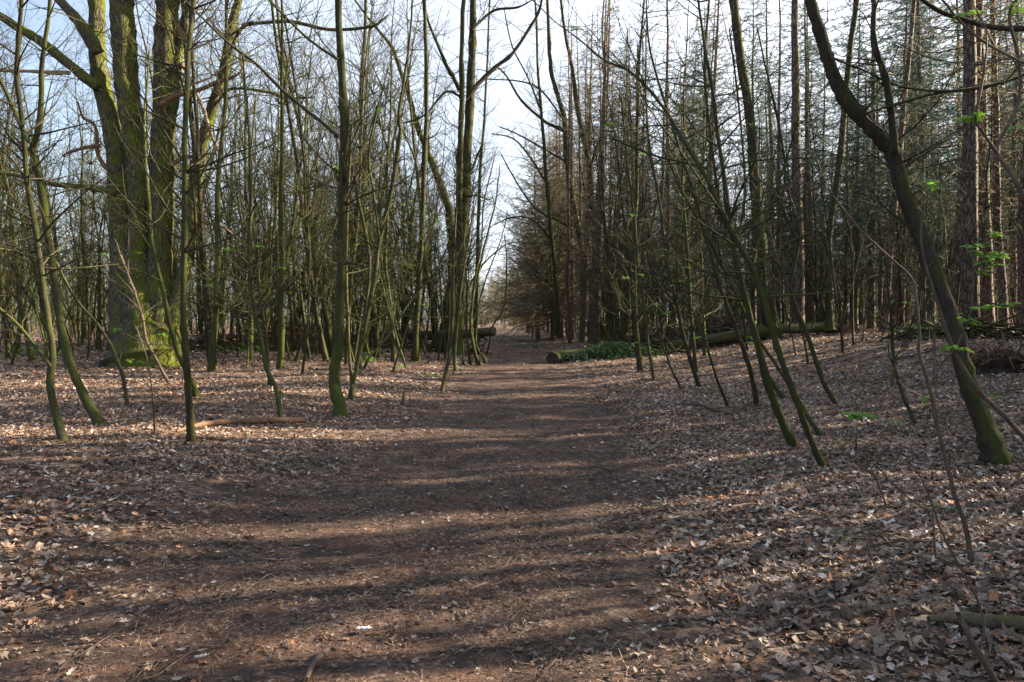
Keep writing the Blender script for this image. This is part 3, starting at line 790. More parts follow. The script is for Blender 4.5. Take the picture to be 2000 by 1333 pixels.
offscreen('sapling', 'smooth grey young tree at the right edge with long bare twigs hanging into view', gpt(3.75, 3.7), (3.4, 3.6, 4.5),
 [([(2010, 400, 9), (1974, 338, 8), (1947, 300, 8), (1955, 270, 7), (1988, 203, 6), (1990, 118, 6), (1971, 34, 5), (1990, -10, 4)], 3.6, .1),
  ([(1946, 298, 6), (1920, 260, 5), (1905, 236, 5), (1910, 203, 5), (1923, 130, 4), (1926, 60, 3), (1900, 10, 2)], 3.6, -.1),
  ([(2010, 128, 4), (1974, 111, 5), (1920, 81, 5), (1873, 40, 4), (1840, 0, 4), (1800, -30, 3)], 3.5, .1),
  ([(1975, 112, 3), (1925, 125, 3), (1860, 122, 2), (1800, 108, 2), (1752, 84, 2)], 3.5, .1)], M_grey, .045, 4)
offscreen('sapling', 'grey stem sweeping in low from the right edge across the thick crooked tree', gpt(5.6, 5.2), (6.2, 5.4, 3.2),
 [([(2060, 905, 12), (2000, 854, 10), (1957, 808, 9), (1907, 759, 8), (1862, 681, 7), (1833, 598, 6), (1804, 503, 5), (1800, 433, 4), (1820, 360, 2)], 5.4, -.1),
  ([(1817, 750, 4), (1840, 710, 4), (1866, 681, 4), (1895, 615, 4), (1903, 544, 3), (1918, 490, 3), (1935, 470, 2)], 5.3, .1),
  ([(2010, 600, 4), (1960, 598, 4), (1930, 590, 2)], 5.2, 0), ([(1900, 560, 3), (1902, 520, 2), (1890, 492, 2)], 5.3, .05), ([(1903, 545, 3), (1940, 510, 2), (1965, 492, 2)], 5.3, -.05)], M_grey, .05, 22)
offscreen('tree', 'tree at the right edge reaching in with one dark and one mossy limb', gpt(7.6, 7), (7.0, 7.2, 9),
 [([(2100, 50, 12), (2000, 56, 11), (1940, 54, 10), (1890, 41, 9), (1839, 24, 8), (1802, 0, 7), (1770, -30, 5)], 7, .3),
  ([(2080, 120, 9), (2000, 145, 8), (1940, 166, 8), (1873, 177, 7), (1822, 178, 5), (1754, 170, 4)], 7.2, -.3)], M_mossy, .12)

# waymark on the left leaning tree: a small painted patch wrapped on the trunk
wt = [o for o in C.objects if o.get('label', '').startswith('left one of two mossy')][0]
wm = MB(); c0 = np.array(PD(1168, 640, wt.location.y - .155)) - np.array(wt.location)
gx = [(i / 4 - .5, j / 5 - .5) for j in range(6) for i in range(5)]
wm.raw([(c0[0] + a * .15 + b * .03, c0[1] + 0.35 * (a * .15) ** 2 * 20, c0[2] + b * .34) for a, b in gx], quads=[(j * 5 + i, j * 5 + i + 1, j * 5 + i + 6, j * 5 + i + 5) for j in range(5) for i in range(4)])
wm.build('waymark', M_blaze, wt)

# ================================================================ FALLEN LOGS, STICKS, LITTER ITEMS
def log_thing(name, label, cat_, pts, mat, sides=14, rough=.04, caps=(True, True), lob=.03, parts=(), capmat=None):
    """pts: world (x,y,z,r)"""
    base = pts[0][:3]
    root = thing(name, label, cat_, base)
    P = cat([p[:3] for p in pts], 4); R = [max(.002, v[0]) for v in cat([(p[3],) for p in pts], 4)]
    m = MB(); m.tubes(shift([(P, R)], base), sides, rough, lob); m.build('trunk', mat, root)
    for on, i, j in ((caps[0], 0, 1), (caps[1], -1, -2)):
        if not on: continue
        a = np.array(P[i]); d = np.array(vn(tuple(a - np.array(P[j]))))
        u = np.array(vn(tuple(np.cross(d, (0, 0.1, 1))))); w = np.cross(d, u); cm = MB(); V = [a + d * .012 - np.array(base)]
        for ring, rr in ((1, .55), (2, 1.0)):
            for s in range(20):
                q = s * math.pi / 10; V.append(a - np.array(base) + d * rnd.uniform(-.008, .012) + R[i] * rr * rnd.uniform(.96, 1.03) * (u * math.cos(q) + w * math.sin(q)))
        tr = [(0, 1 + s, 1 + (s + 1) % 20) for s in range(20)]; qd = [(1 + s, 21 + s, 21 + (s + 1) % 20, 1 + (s + 1) % 20) for s in range(20)]
        cm.raw(V, tris=tr, quads=qd); cm.build('cut_end', capmat or M_cut, root)
    for nm, line, rr, mt in parts:
        m = MB(); m.tubes(shift([(line, rr)], base), 7, .05); m.build(nm, mt, root)
    return root


def lp(px, py, Y, w): return PD(px, py, Y) + (w * .5 * Y / F,)


# left log, sawn end over the path edge, held up on broken branch stubs
zt = lambda px, Y: float(hgt((px - 1000) / F * Y, Y))
log_thing('fallen_log', 'sawn fallen trunk lying level on stub legs at the left path edge', 'log',
 [lp(966, 648, 33, 18), lp(925, 651, 33.4, 18), lp(860, 655, 34, 18), lp(800, 655, 35, 19), lp(740, 656, 36, 17), (*PD(670, 659, 37.5), .16)], M_log,
 parts=[('branch_stub', [PD(937, 655, 33.3), PD(931, 672, 33.2), PD(929, 694, 33.1)], [.13, .10, .12], M_log),
        ('branch_stub', [PD(940, 657, 33.3), PD(951, 664, 33.0), PD(936, 690, 32.9)], [.06, .05, .05], M_log),
        ('branch_stub', [PD(820, 655, 34.6), PD(816, 675, 34.2), PD(812, 692, 34)], [.08, .07, .07], M_log)])
# right log: black cut end by the path, long trunk running back to the right up the bank
def gz(px, Y, up): 
    x = (px - 1000) / F * Y
    return (x, Y, float(hgt(x, Y)) + up)
g0 = G(1082, 712); Y0 = g0[1]
a0 = gz(1079, Y0, .19)
rt = log_thing('fallen_log', 'long fallen trunk with blackened end by the path, running up the bank behind ivy', 'log',
 [(*a0, .23), (*gz(1098, Y0 + .8, .2), .22), (*gz(1190, Y0 + 1.4, .22), .20), (*gz(1300, Y0 + 1.8, .26), .21), (*gz(1400, Y0 + 2.6, .40), .20), (*gz(1500, Y0 + 3.6, .42), .21), (*gz(1570, Y0 + 4.6, .34), .22), (*gz(1632, Y0 + 5.2, .28), .24)], M_log, sides=18, capmat=M_soil,
 parts=[('branch_stub', [PD(1330, 682, Y0 + 2.2), PD(1345, 668, Y0 + 1.9), PD(1362, 650, Y0 + 1.8)], [.07, .05, .02], M_log),
        ('branch_stub', [PD(1440, 664, Y0 + 3.2), PD(1420, 676, Y0 + 2.8), PD(1400, 700, Y0 + 2.6)], [.06, .05, .02], M_log)])
# torn root end of that trunk
log_thing('root_stump', 'torn reddish root end lying at the right end of the long log', 'stump',
 [(*PD(1635, 652, Y0 + 5.4), .33), (*PD(1655, 648, Y0 + 5.6), .30), (*PD(1672, 640, Y0 + 5.7), .14)], M_dead, rough=.16, lob=.1,
 parts=[('root', [PD(1650, 650, Y0 + 5.5), PD(1668, 638, Y0 + 5.3), PD(1690, 630, Y0 + 5.2)], [.08, .05, .02], M_dead),
        ('root', [PD(1650, 652, Y0 + 5.4), PD(1672, 658, Y0 + 5.1), PD(1700, 664, Y0 + 5)], [.08, .05, .02], M_dead)])
g1 = G(375, 838); g2 = G(590, 832)
def on_ground(line, up): return [(x, y, float(hgt(x, y)) + up, r) for x, y, r in line]
def gline(pix, w, up=.02):
    o = []
    for i, (px, py) in enumerate(pix):
        g = G(px, py); ww = w[min(i, len(w) - 1)]; r = ww * .5 * g[1] / F
        o.append((g[0], g[1], g[2] + r * .8 + up, r))
    return o


log_thing('fallen_branch', 'long reddish fallen branch on the leaves at left foreground', 'branch', gline([(345, 848), (390, 838), (450, 833), (520, 831), (595, 829)], [4, 9, 12, 13, 12]), M_dead, sides=9)
log_thing('fallen_branch', 'greyish broken branch lying on the leaves right of the path', 'branch', gline([(1335, 794), (1365, 797), (1395, 805), (1430, 815)], [4, 7, 6, 6]), M_grey, sides=8)
log_thing('stick', 'short barkless stick lying at the bottom edge of the photo', 'stick', gline([(598, 1340), (612, 1318), (628, 1298), (641, 1284)], [10, 12, 11, 7]), M_grey, sides=9)
log_thing('stick', 'tiny pale stick lying in the middle of the near path', 'stick', gline([(920, 1162), (935, 1155), (952, 1147)], [4, 5, 4]), M_pale, sides=6)
log_thing('stick', 'long thin dark stick lying crosswise in the leaves at right', 'stick', gline([(1658, 1062), (1720, 1064), (1790, 1068), (1860, 1071)], [3, 4, 4, 3]), M_grey, sides=6)
log_thing('stick', 'short tan stick on the litter right of the path, beside a sunlit stripe', 'stick', gline([(1430, 998), (1455, 995), (1478, 993)], [4, 5, 4]), M_pale, sides=6)
log_thing('fallen_log', 'small half buried mossy log in the lower right corner', 'log', gline([(1815, 1226), (1870, 1228), (1930, 1238), (2010, 1246), (2100, 1256)], [12, 22, 26, 28, 28]), M_log, sides=12)
s1 = G(1950, 1345)
log_thing('stake', 'short grey broken shoot leaning left in the lower right corner', 'stake', [(*s1, .014), (*PD(1912, 1275, s1[1] - .02), .012), (*PD(1894, 1245, s1[1] - .02), .012), (*PD(1872, 1200, s1[1]), .009)], M_grey, sides=8)
s1 = G(1905, 1300)
log_thing('stake', 'rotten upright splinter crossing behind the grey broken shoot', 'stake', [(*s1, .010), (*PD(1902, 1270, s1[1]), .010), (*PD(1890, 1225, s1[1] + .02), .006)], M_log, sides=7)
s1 = G(789, 793)
log_thing('stump', 'little broken snag standing in the leaves left of the path', 'stump', [(s1[0], s1[1], s1[2] - .05, .03), (*PD(788, 780, s1[1]), .03), (*PD(790, 764, s1[1]), .018)], M_log, sides=8)
s1 = G(1960, 722)
rb = thing('root_plate', 'dark upturned root plate with straggling roots on the far right bank', 'roots', s1)
mm = MB(); V = []; N_ = 26
for i in range(14):
    for j in range(N_):
        a = i / 13 * math.pi / 2; b = j / N_ * 2 * math.pi; q = 1 + rnd.uniform(-.35, .3)
        V.append((.6 * math.cos(a) * math.cos(b) * q, .4 * math.cos(a) * math.sin(b) * q, .34 * math.sin(a) * q - .05))
mm.raw(V, quads=[(i * N_ + j, i * N_ + (j + 1) % N_, (i + 1) * N_ + (j + 1) % N_, (i + 1) * N_ + j) for i in range(13) for j in range(N_)])
mm.build('soil_mound', M_soil, rb)
mm = MB(); cr = {0: [], 1: [], 2: [], 3: []}
for i in range(80):
    a = rnd.uniform(0, 6.28); grow(cr, (.5 * math.cos(a), .35 * math.sin(a), rnd.uniform(.05, .4)), vn((math.cos(a), math.sin(a), rnd.uniform(-.2, .8))), rnd.uniform(.3, .9), .02, 0, dict(PT, up=[-.1] * 4, maxlev=1, wob=.3))
for lv in cr: 
    if cr[lv]: mm.tubes(cr[lv], 5)
mm.build('roots', M_dead, rb)

# a crumpled white scrap and a few pale crumpled leaves
def scrap(name, label, cat_, px, py, s, mat):
    g = G(px, py); m = MB(); n = 9; V = []
    for i in range(n):
        for j in range(5):
            V.append(((i / 8 - .5) * s + rnd.uniform(-.08, .08) * s, (j / 4 - .5) * s * .45 * (1 - .5 * abs(i / 4 - 1)) + rnd.uniform(-.03, .03) * s, .02 + s * .22 * abs(math.sin(i * 1.7 + j * 1.1)) * rnd.uniform(.4, 1)))
    m.raw(V, quads=[(i * 5 + j, (i + 1) * 5 + j, (i + 1) * 5 + j + 1, i * 5 + j + 1) for i in range(n - 1) for j in range(4)])
    o = m.build(name, mat, smooth=False); o.location = g; o.rotation_euler = (0, 0, rnd.uniform(-.4, .6)); tag(o, label, cat_)


M_cleaf = plain('pale curled dead leaf', (.42, .38, .35), .7, .2, .3, 40)
scrap('paper_scrap', 'crumpled white paper scrap lying on the near path', 'litter', 712, 1238, .075, M_white)
scrap('curled_leaf', 'curled whitish leaf on the path left side, low in the picture', 'leaf', 395, 1297, .06, M_cleaf)
scrap('curled_leaf', 'pale curled leaf at the right border of the near path', 'leaf', 1313, 1136, .05, M_cleaf)
scrap('curled_leaf', 'bluish white curled leaf lying far left on the near ground', 'leaf', 212, 1103, .06, M_cleaf)
scrap('curled_leaf', 'tiny white leaf at the centre of the near path', 'leaf', 1038, 1231, .032, M_cleaf)
scrap('curled_leaf', 'pale leaf tip catching sun at the sunlit stripe right of the path', 'leaf', 1283, 987, .085, M_cleaf)

# moss cushions
def cushion(label, px, py, w, h):
    g = G(px, py); m = MB(); V = []; N_ = 22; s = w * g[1] / F / 2
    for i in range(8):
        for j in range(N_):
            a = i / 7 * math.pi / 2; b = j / N_ * 2 * math.pi; q = 1 + .18 * math.sin(3 * b + px) + rnd.uniform(-.08, .08)
            V.append((s * math.cos(a) * math.cos(b) * q, s * .8 * math.cos(a) * math.sin(b) * q, h * math.sin(a) * q - .02))
    m.raw(V, quads=[(i * N_ + j, i * N_ + (j + 1) % N_, (i + 1) * N_ + (j + 1) % N_, (i + 1) * N_ + j) for i in range(7) for j in range(N_)])
    o = m.build('moss_cushion', M_moss); o.location = g; tag(o, label, 'moss', 'moss cushions on the leaf litter')


cushion('bright green moss mound between the kinked dark tree and the dark upright tree', 716, 706, 34, .16)
cushion('flat moss streak right of the green multi-stemmed sapling', 775, 716, 26, .06)
cushion('yellowish moss patch in the sunlit leaves left of the kinked dark tree', 552, 776, 20, .04)
cushion('moss patch before the foot of the sunlit twin-stemmed tree', 845, 735, 34, .05)
cushion('small moss patch on the litter behind the slim crooked sapling', 618, 728, 16, .05)

# brush piles
def brush(label, px, Y, w, hgt_, n, mat, d=1.5):
    x0 = (px - 1000) / F * Y; b = (x0, Y, float(hgt(x0, Y)))
    m = MB(); L = []
    for i in range(n):
        u = rnd.gauss(0, .33); v = rnd.gauss(0, .33)
        top = hgt_ * math.exp(-(u * u + v * v) * 2.2)
        x = u * w; y = v * d; z = rnd.uniform(0, top) + float(hgt(x0 + x, Y + y)) - b[2]
        a = rnd.uniform(0, 6.28); l = rnd.uniform(.4, 1.8); tl = rnd.gauss(0, .28)
        d_ = (math.cos(a), math.sin(a) * .6, tl); p = (x - d_[0] * l / 2, y - d_[1] * l / 2, max(.02, z - tl * l / 2)); pts = [p]; r = rnd.choice((.008, .012, .02, .035)); R = [r]
        for k in range(4):
            d_ = vn((d_[0] + rnd.gauss(0, .18), d_[1] + rnd.gauss(0, .18), d_[2] + rnd.gauss(0, .15))); p = tuple(p[c] + d_[c] * l / 4 for c in range(3)); pts.append(p); R.append(r * (1 - .2 * k))
        L.append((pts, R))
    m.tubes(L, 4)
    o = m.build('brush_pile', mat); o.location = b; tag(o, label, 'brush pile', 'piles of dead branches')


brush('reddish brown heap of dead branches in the wood behind the slim crooked sapling', 560, 33, 5.0, 1.5, 600, M_dead, 2.5)
brush('low grey brown brushwood heap right of the oak', 410, 32, 3.0, .8, 260, M_contw, 2)
brush('heap of branches leaning over the long log at its middle', 1390, Y0 + 4.2, 2.8, 1.3, 650, M_contw, 1.2)
brush('dark tangle of dead sticks between the kinked dark tree and the left log', 760, 34, 2.6, .5, 200, M_contw, 1.5)
brush('scattered brushwood on the far right bank by the root plate', 1880, 21, 3.0, .5, 260, M_twig, 2)
brush('brushwood strewn under the left log behind the rods', 880, 32.2, 1.3, .45, 160, M_twig, .8)

# ivy and bramble mat over the log by the path
def leafy_patch(name, label, cat_, cx0, cy0, wx, wy, h, n, size, mat, kind=None):
    m = MB(); b = (cx0, cy0, float(hgt(cx0, cy0)))
    for i in range(n):
        u, v = rnd.gauss(0, .4), rnd.gauss(0, .4)
        x = u * wx; y = v * wy; z = h * math.exp(-(u * u + v * v)) * rnd.uniform(.1, 1) + float(hgt(cx0 + x, cy0 + y)) - b[2]
        a = rnd.uniform(0, 6.28); s = size * rnd.uniform(.5, 1.3); tl = rnd.uniform(-.6, .6); t2 = rnd.uniform(-.6, .6)
        e1 = np.array([math.cos(a), math.sin(a), tl]) * s; e2 = np.array([-math.sin(a), math.cos(a), t2]) * s * .6
        c = np.array([x, y, z])
        m.raw([c - e1 * .5, c + e2 * .6 - e1 * .1, c + e1 * .6, c - e2 * .6 - e1 * .1], tris=[(0, 1, 2), (0, 2, 3)])
    L = []
    for i in range(n // 30):
        a = rnd.uniform(0, 6.28); x = rnd.gauss(0, .35) * wx; y = rnd.gauss(0, .35) * wy; z = float(hgt(cx0 + x, cy0 + y)) - b[2]; l = rnd.uniform(.3, .8)
        L.append(([(x, y, z), (x + l * .3 * math.cos(a), y + l * .3 * math.sin(a), z + h * .9), (x + l * .9 * math.cos(a), y + l * .9 * math.sin(a), z + h * .9), (x + l * 1.5 * math.cos(a), y + l * 1.5 * math.sin(a), z + h * .2)], [.005, .004, .004, .003]))
    if L: m.tubes(L, 3)
    o = m.build(name, mat, smooth=False); o.location = b; tag(o, label, cat_, kind=kind)
    return o


xm = (1175 - 1000) / F * (Y0 + .5)
leafy_patch('ivy_patch', 'dark green ivy and bramble mat over the log end beside the path', 'ivy', xm + .35, Y0 + .3, 2.2, .9, .6, 2300, .09, M_ivy, 'stuff')
brush('low tangle of twigs and brambles over the ivy mat', 1240, Y0 + 1.6, 2.6, .7, 420, M_twig, 1.0)
leafy_patch('grass_patch', 'green weeds at the path edge beyond the log', 'weeds', .95, 42, .8, 3.0, .12, 420, .10, M_ivy, 'stuff')
for px, Y, lab in ((75, 27, 'low green seedlings at the far left beyond the saplings'), (480, 30, 'low green seedlings in front of the reddish brushwood heap'), (700, 30, 'low green seedlings behind the kinked dark tree')):
    leafy_patch('seedlings', lab, 'seedlings', (px - 1000) / F * Y, Y, 1.6, 1.5, .35, 160, .12, M_leaf, 'stuff')


def seedling(label, px, py, n, s, h, mat=M_leaf):
    g = G(px, py); m = MB(); L = []
    for i in range(n):
        a = rnd.uniform(0, 6.28); q = rnd.uniform(.02, .12); x, y = q * math.cos(a), q * math.sin(a); z = h * rnd.uniform(.4, 1)
        L.append(([(0, 0, 0), (x * .4, y * .4, z * .6), (x, y, z)], [.003, .002, .0015])); leaf_sprig(m, (x, y, z), s, n=3)
    m.tubes(L, 3); o = m.build('seedling', mat, smooth=False); o.location = g; tag(o, label, 'seedling', 'green seedlings in the leaf litter')


seedling('small green seedling between the leaning stems and the bright leafed shoot', 1647, 885, 4, .05, .16)
seedling('green seedling left of the thick crooked tree in a sunny patch', 1748, 850, 5, .06, .2)
seedling('green seedling behind the reddish brown whip', 1812, 800, 6, .07, .25)
seedling('green seedling close right of the mossy crooked tree', 1950, 800, 6, .07, .25)
seedling('dark bramble leaves at the edge of the sunlit stripe', 1462, 918, 5, .05, .1, M_ivy)
seedling('dark bramble leaves near the crosswise stick', 1650, 1070, 6, .045, .1, M_ivy)
seedling('dark bramble leaves beside the hooked whip foot', 1840, 1010, 6, .05, .12, M_ivy)
seedling('glossy dark leaves at the foot of the thick crooked mossy tree', 1985, 905, 8, .05, .12, M_ivy)
seedling('faint seedling at far left below the leftmost sapling', 88, 828, 3, .06, .1)
seedling('seedling with drooping leaves right of the leaning group', 1395, 775, 5, .07, .25)
# ================================================================ BACKGROUND WOOD (own objects, shared shapes)
def proto_broad(h, r, nprim, Lf, lean=.1, z0=.25, forks=0, mat=None, tw=None):
    cr = {0: [], 1: [], 2: [], 3: []}; trunks = []
    def stem(p, d, h, r):
        n = int(h / .8); P = [p]; R = [r * 1.25]; q = p
        for i in range(n):
            d = vn((d[0] + rnd.gauss(0, .05), d[1] + rnd.gauss(0, .05), d[2] + .05))
            q = tuple(q[c] + d[c] * h / n for c in range(3)); P.append(q); R.append(max(.006, r * (1 - .93 * (i + 1) / n)))
        trunks.append((P, R)); return P, R
    a = rnd.uniform(0, 6.28)
    P, R = stem((0, 0, -.15), vn((lean * math.cos(a), lean * math.sin(a), 1)), h, r)
    sets = [(P, R)]
    for f in range(forks):
        i = rnd.randint(1, len(P) // 2); a = rnd.uniform(0, 6.28)
        sets.append(stem(P[i], vn((.45 * math.cos(a), .45 * math.sin(a), 1)), (h - P[i][2]) * .85, R[i] * .7))
    pp = dict(PT, dens=[2.2, 2.8, 2.0], rmin=.004, up=[.10, .07, .05, .03])
    for P, R in sets:
        spawn(cr, P, R, nprim // len(sets), h * z0 * .5, Lf, pp, .6)
    tm = MB(); tm.tubes(trunks, 7, .02)
    cm = MB()
    for lv, sd in ((0, 4), (1, 3), (2, 3)):
        if cr[lv]: cm.tubes(cr[lv], sd)
    return tm.mesh('trunk', mat or M_sap), cm.mesh('crown', tw or M_twig)


def proto_conifer(h, r, needles=None, z0=2.5, bl=2.6, dens=3.0, lowdead=.5, mat=None, droop=-.10):
    P = []; R = []; n = int(h)
    x = y = 0
    for i in range(n + 1):
        P.append((x, y, -.2 + h * i / n)); R.append(max(.01, r * (1.12 if i == 0 else 1) * (1 - .92 * i / n))); x += rnd.gauss(0, .025); y += rnd.gauss(0, .025)
    cr = {0: [], 1: [], 2: [], 3: []}
    z = z0
    pp = dict(PT, up=[.02, .0, -.02, 0], dens=[3.2, 2.6, 0], ratio=.40, ang=.9, wob=.13, rmin=.004, seg=[.5, .35, .3, .2], t0=.1, maxlev=1 if needles else 2)
    while z < h - .5:
        k = rnd.choice((2, 3, 4)) if z > h * lowdead else rnd.choice((1, 2, 2, 3))
        a0 = rnd.uniform(0, 6.28)
        f = (z - z0) / (h - z0)
        for j in range(k):
            a = a0 + j * 6.28 / k + rnd.uniform(-.4, .4)
            L = bl * (1 - f) ** .7 * rnd.uniform(.5, 1.15) * (.75 if z < h * lowdead else 1) + .25
            i = min(n - 1, int(z / h * n)); c = P[i]
            grow(cr, (c[0], c[1], z + rnd.uniform(-.1, .1)), vn((math.cos(a), math.sin(a), droop + f * .4 + rnd.gauss(0, .12))), L, .008 + L * .007, 0, pp)
        z += rnd.uniform(.25, .5) * 3.0 / dens
    tm = MB(); tm.tubes([(P, R)], 12, .02, .02)
    cm = MB()
    for lv, sd in ((0, 4), (1, 3), (2, 3)):
        if cr[lv]: cm.tubes(cr[lv], sd)
    fo = None
    if needles:
        fm = MB(); Vs = []
        for lv in (0, 1):
            for pts, rad in cr[lv]:
                if pts[0][2] < needles['z']: 
                    if rnd.random() < needles.get('skip', .8): continue
                for i in range(len(pts) - 1 if lv else len(pts) - 1):
                    a = np.array(pts[i]); b = np.array(pts[i + 1]); d = b - a; L = np.linalg.norm(d)
                    for q in range(max(1, int(L * needles['n']))):
                        t = rnd.random(); c = a + d * t
                        e = d / L * rnd.uniform(.0, 1) + np.array([rnd.gauss(0, .6), rnd.gauss(0, .6), rnd.gauss(-.25, .3)]); e /= np.linalg.norm(e)
                        l = needles['l'] * rnd.uniform(.5, 1.2); s = np.cross(e, (rnd.gauss(0, 1), rnd.gauss(0, 1), rnd.gauss(0, 1))); s /= np.linalg.norm(s) + 1e-6
                        Vs += [c + s * needles['w'], c - s * needles['w'], c + e * l]
        Vs = np.array(Vs); fm.raw(Vs, tris=np.arange(len(Vs)).reshape(-1, 3))
        fo = fm.mesh('foliage', needles['m'], smooth=False)
    return tm.mesh('trunk', mat or M_con), cm.mesh('crown', M_contw), fo


broad = [proto_broad(rnd.uniform(13, 18), rnd.uniform(.06, .11), 105, 2.8, .12, .15, k % 3) for k in range(7)]
broad_m = [proto_broad(rnd.uniform(14, 18), rnd.uniform(.08, .14), 105, 3.1, .10, .2, k % 3, M_mossy) for k in range(3)]
thin = [proto_broad(rnd.uniform(7, 11), rnd.uniform(.03, .055), 40, 1.5, .20, .4, k % 2) for k in range(6)]
con = [proto_conifer(rnd.uniform(18, 25), rnd.uniform(.12, .24), None if k < 2 else dict(z=6, n=15, l=.18, w=.013, m=(M_larch, M_spruce)[k % 2], skip=.85), rnd.uniform(2, 4), rnd.uniform(2.2, 3.0), rnd.uniform(3, 4.5), .55) for k in range(5)]
larch = [proto_conifer(rnd.uniform(15, 18), .16, dict(z=2.5, n=22, l=.20, w=.012, m=M_larch, skip=.4), 1.5, 5.2, 7, .12, droop=-.05) for k in range(2)]
spruce = [proto_conifer(rnd.uniform(18, 21), .18, dict(z=4, n=44, l=.17, w=.012, m=M_spruce, skip=.5), 2.5, 3.6, 5, .2, droop=-.22) for k in range(2)]

count = {}
FILLED = []


def inst(name, label, cat_, meshes, x, y, s, rz, group, zs=1.0, names=('trunk', 'crown', 'foliage'), lean=0):
    root = thing(name, label, cat_, (x, y, float(hgt(x, y))), group)
    root.rotation_euler = (rnd.gauss(0, .02 + lean), rnd.gauss(0, .02 + lean), rz); root.scale = (s, s, s * zs)
    for nm, me in zip(names, meshes):
        if me is None: continue
        c = bpy.data.objects.new(nm, me); C.objects.link(c); c.parent = root
    count[group] = count.get(group, 0) + 1
    FILLED.append((root, x, y))
    return root


placed = list(ALLTREES)


def free(x, y, d):
    for a, b in placed:
        if (a - x) ** 2 + (b - y) ** 2 < d * d: return False
    placed.append((x, y)); return True


def fill(n, xr, yr, dmin, fn, cond):
    k = 0; t = 0
    while k < n and t < n * 40:
        t += 1
        y = rnd.uniform(*yr) if not callable(yr) else yr()
        x = rnd.uniform(*(xr(y) if callable(xr) else xr))
        px = 1000 + x / y * F
        if px < -120 or px > 2120: continue
        if not cond(x, y, px) or not free(x, y, dmin): continue
        fn(x, y, px); k += 1


# specific straight conifers on the right, from the photo (px of the trunk foot, distance, scale, label)
for px, Y, s, lab in (
  (1560, 34, 1.25, 'grey barked conifer trunk right of the thick dark tree behind the long log'),
  (1896, 23, 1.25, 'reddish barked conifer, thickest of those behind the crooked mossy tree'),
  (1862, 26, 1.15, 'greyish conifer immediately left of the thick reddish one'),
  (1928, 27, 1.05, 'conifer immediately right of the thick reddish one'),
  (1962, 25, 1.0, 'conifer second from the right edge of the picture'),
  (1993, 24, 1.0, 'conifer standing at the right edge of the picture'),
  (1585, 42, .9, 'slim sunlit conifer to the left of the mossy tree at the long log end'),
  (1604, 48, .85, 'very slim straight conifer just left of the mossy tree at the long log end'),
  (1670, 40, .95, 'straight conifer just right of the torn root end'),
  (1312, 40, 1.1, 'straight brown conifer above the middle of the ivy mat'),
  (1288, 46, 1.0, 'straight conifer with peeling bark, left neighbour of the brown one above the ivy mat'),
  (1250, 44, 1.0, 'straight conifer just right of the two mossy leaning trees'),
  (1163, 40, 1.0, 'sunlit straight conifer between the two mossy leaning trees'),
  (1138, 46, 1.0, 'reddish conifer trunk left of the two mossy leaning trees'),
  (1118, 50, 1.05, 'leaning reddish conifer trunk at the bend of the path'),
  (1098, 62, 1.05, 'conifer trunk with splayed mossy foot where the path narrows'),
  (1725, 31, 1.1, 'bluish grey conifer left of the crooked mossy tree'),
  (1758, 37, 1.0, 'conifer half hidden by the crooked mossy tree')):
    x = (px - 1000) / F * Y; placed.append((x, Y))
    inst('conifer_tree', lab, 'tree', con[rnd.randrange(5)], x, Y, s, rnd.uniform(0, 6.28), 'conifers in the right-hand wood')
for px, Y, s, lab in ((1050, 56, 1.05, 'bushy brown conifer spreading toward the path, nearest of its kind'), (1085, 66, 1.1, 'bushy brown conifer behind the nearest one'),
  (1030, 84, 1.0, 'bushy brown conifer far down the path'), (1110, 58, 1.1, 'bushy brown conifer right behind the leftmost mossy leaning tree'), (1140, 72, 1.1, 'bushy brown conifer deep behind the two mossy leaning trees'), (1035, 110, 1.0, 'bushy brown conifer furthest down the path'), (1078, 50, .95, 'bushy brown conifer whose branches overhang the path bend')):
    x = (px - 1000) / F * Y; placed.append((x, Y))
    inst('larch_tree', lab, 'tree', larch[rnd.randrange(2)], x, Y, s, rnd.uniform(0, 6.28), 'bushy brown conifers at the path')
for px, Y, s, lab in ((1800, 33, 1.0, 'blue-green spruce behind the crooked mossy tree'), (1650, 50, 1.0, 'blue-green spruce seen past the mossy tree at the long log end'),
  (1770, 46, 1.1, 'deeper blue-green spruce left of the nearer one'), (1265, 60, .8, 'small blue-green spruce glimpsed behind the straight brown conifers'), (1980, 36, 1.1, 'blue-green spruce at the right edge'), (1700, 38, 1.15, 'tall spruce just right of the torn root end'), (1885, 41, 1.2, 'tall spruce behind the thick reddish conifer'), (1575, 46, 1.15, 'tall spruce behind the slim sunlit conifer'), (1470, 50, 1.2, 'tall spruce behind the thick dark tree of the leaning group'), (1370, 54, 1.2, 'tall spruce seen left of the leaning group'), (1225, 56, 1.15, 'tall spruce right of the two mossy leaning trees'), (1930, 52, 1.2, 'deep tall spruce near the right edge')):
    x = (px - 1000) / F * Y; placed.append((x, Y))
    inst('spruce_tree', lab, 'tree', spruce[rnd.randrange(2)], x, Y, s, rnd.uniform(0, 6.28), 'blue-green spruces in the right-hand wood')
for px, Y, s, lab in ((985, 125, .62, 'first small bushy tree closing the far end of the path'), (962, 140, .7, 'second small bushy tree closing the far end of the path, left of the first'), (1003, 155, .8, 'bushy tree right of the small ones at the far path end'), (940, 118, .6, 'small bushy tree at the left of the far path end'), (972, 185, .9, 'furthest bushy tree at the end of the path')):
    inst('bushy_tree', lab, 'tree', larch[rnd.randrange(2)], (px - 1000) / F * Y, Y, s, rnd.uniform(0, 6.28), 'bushy trees at the far path end')
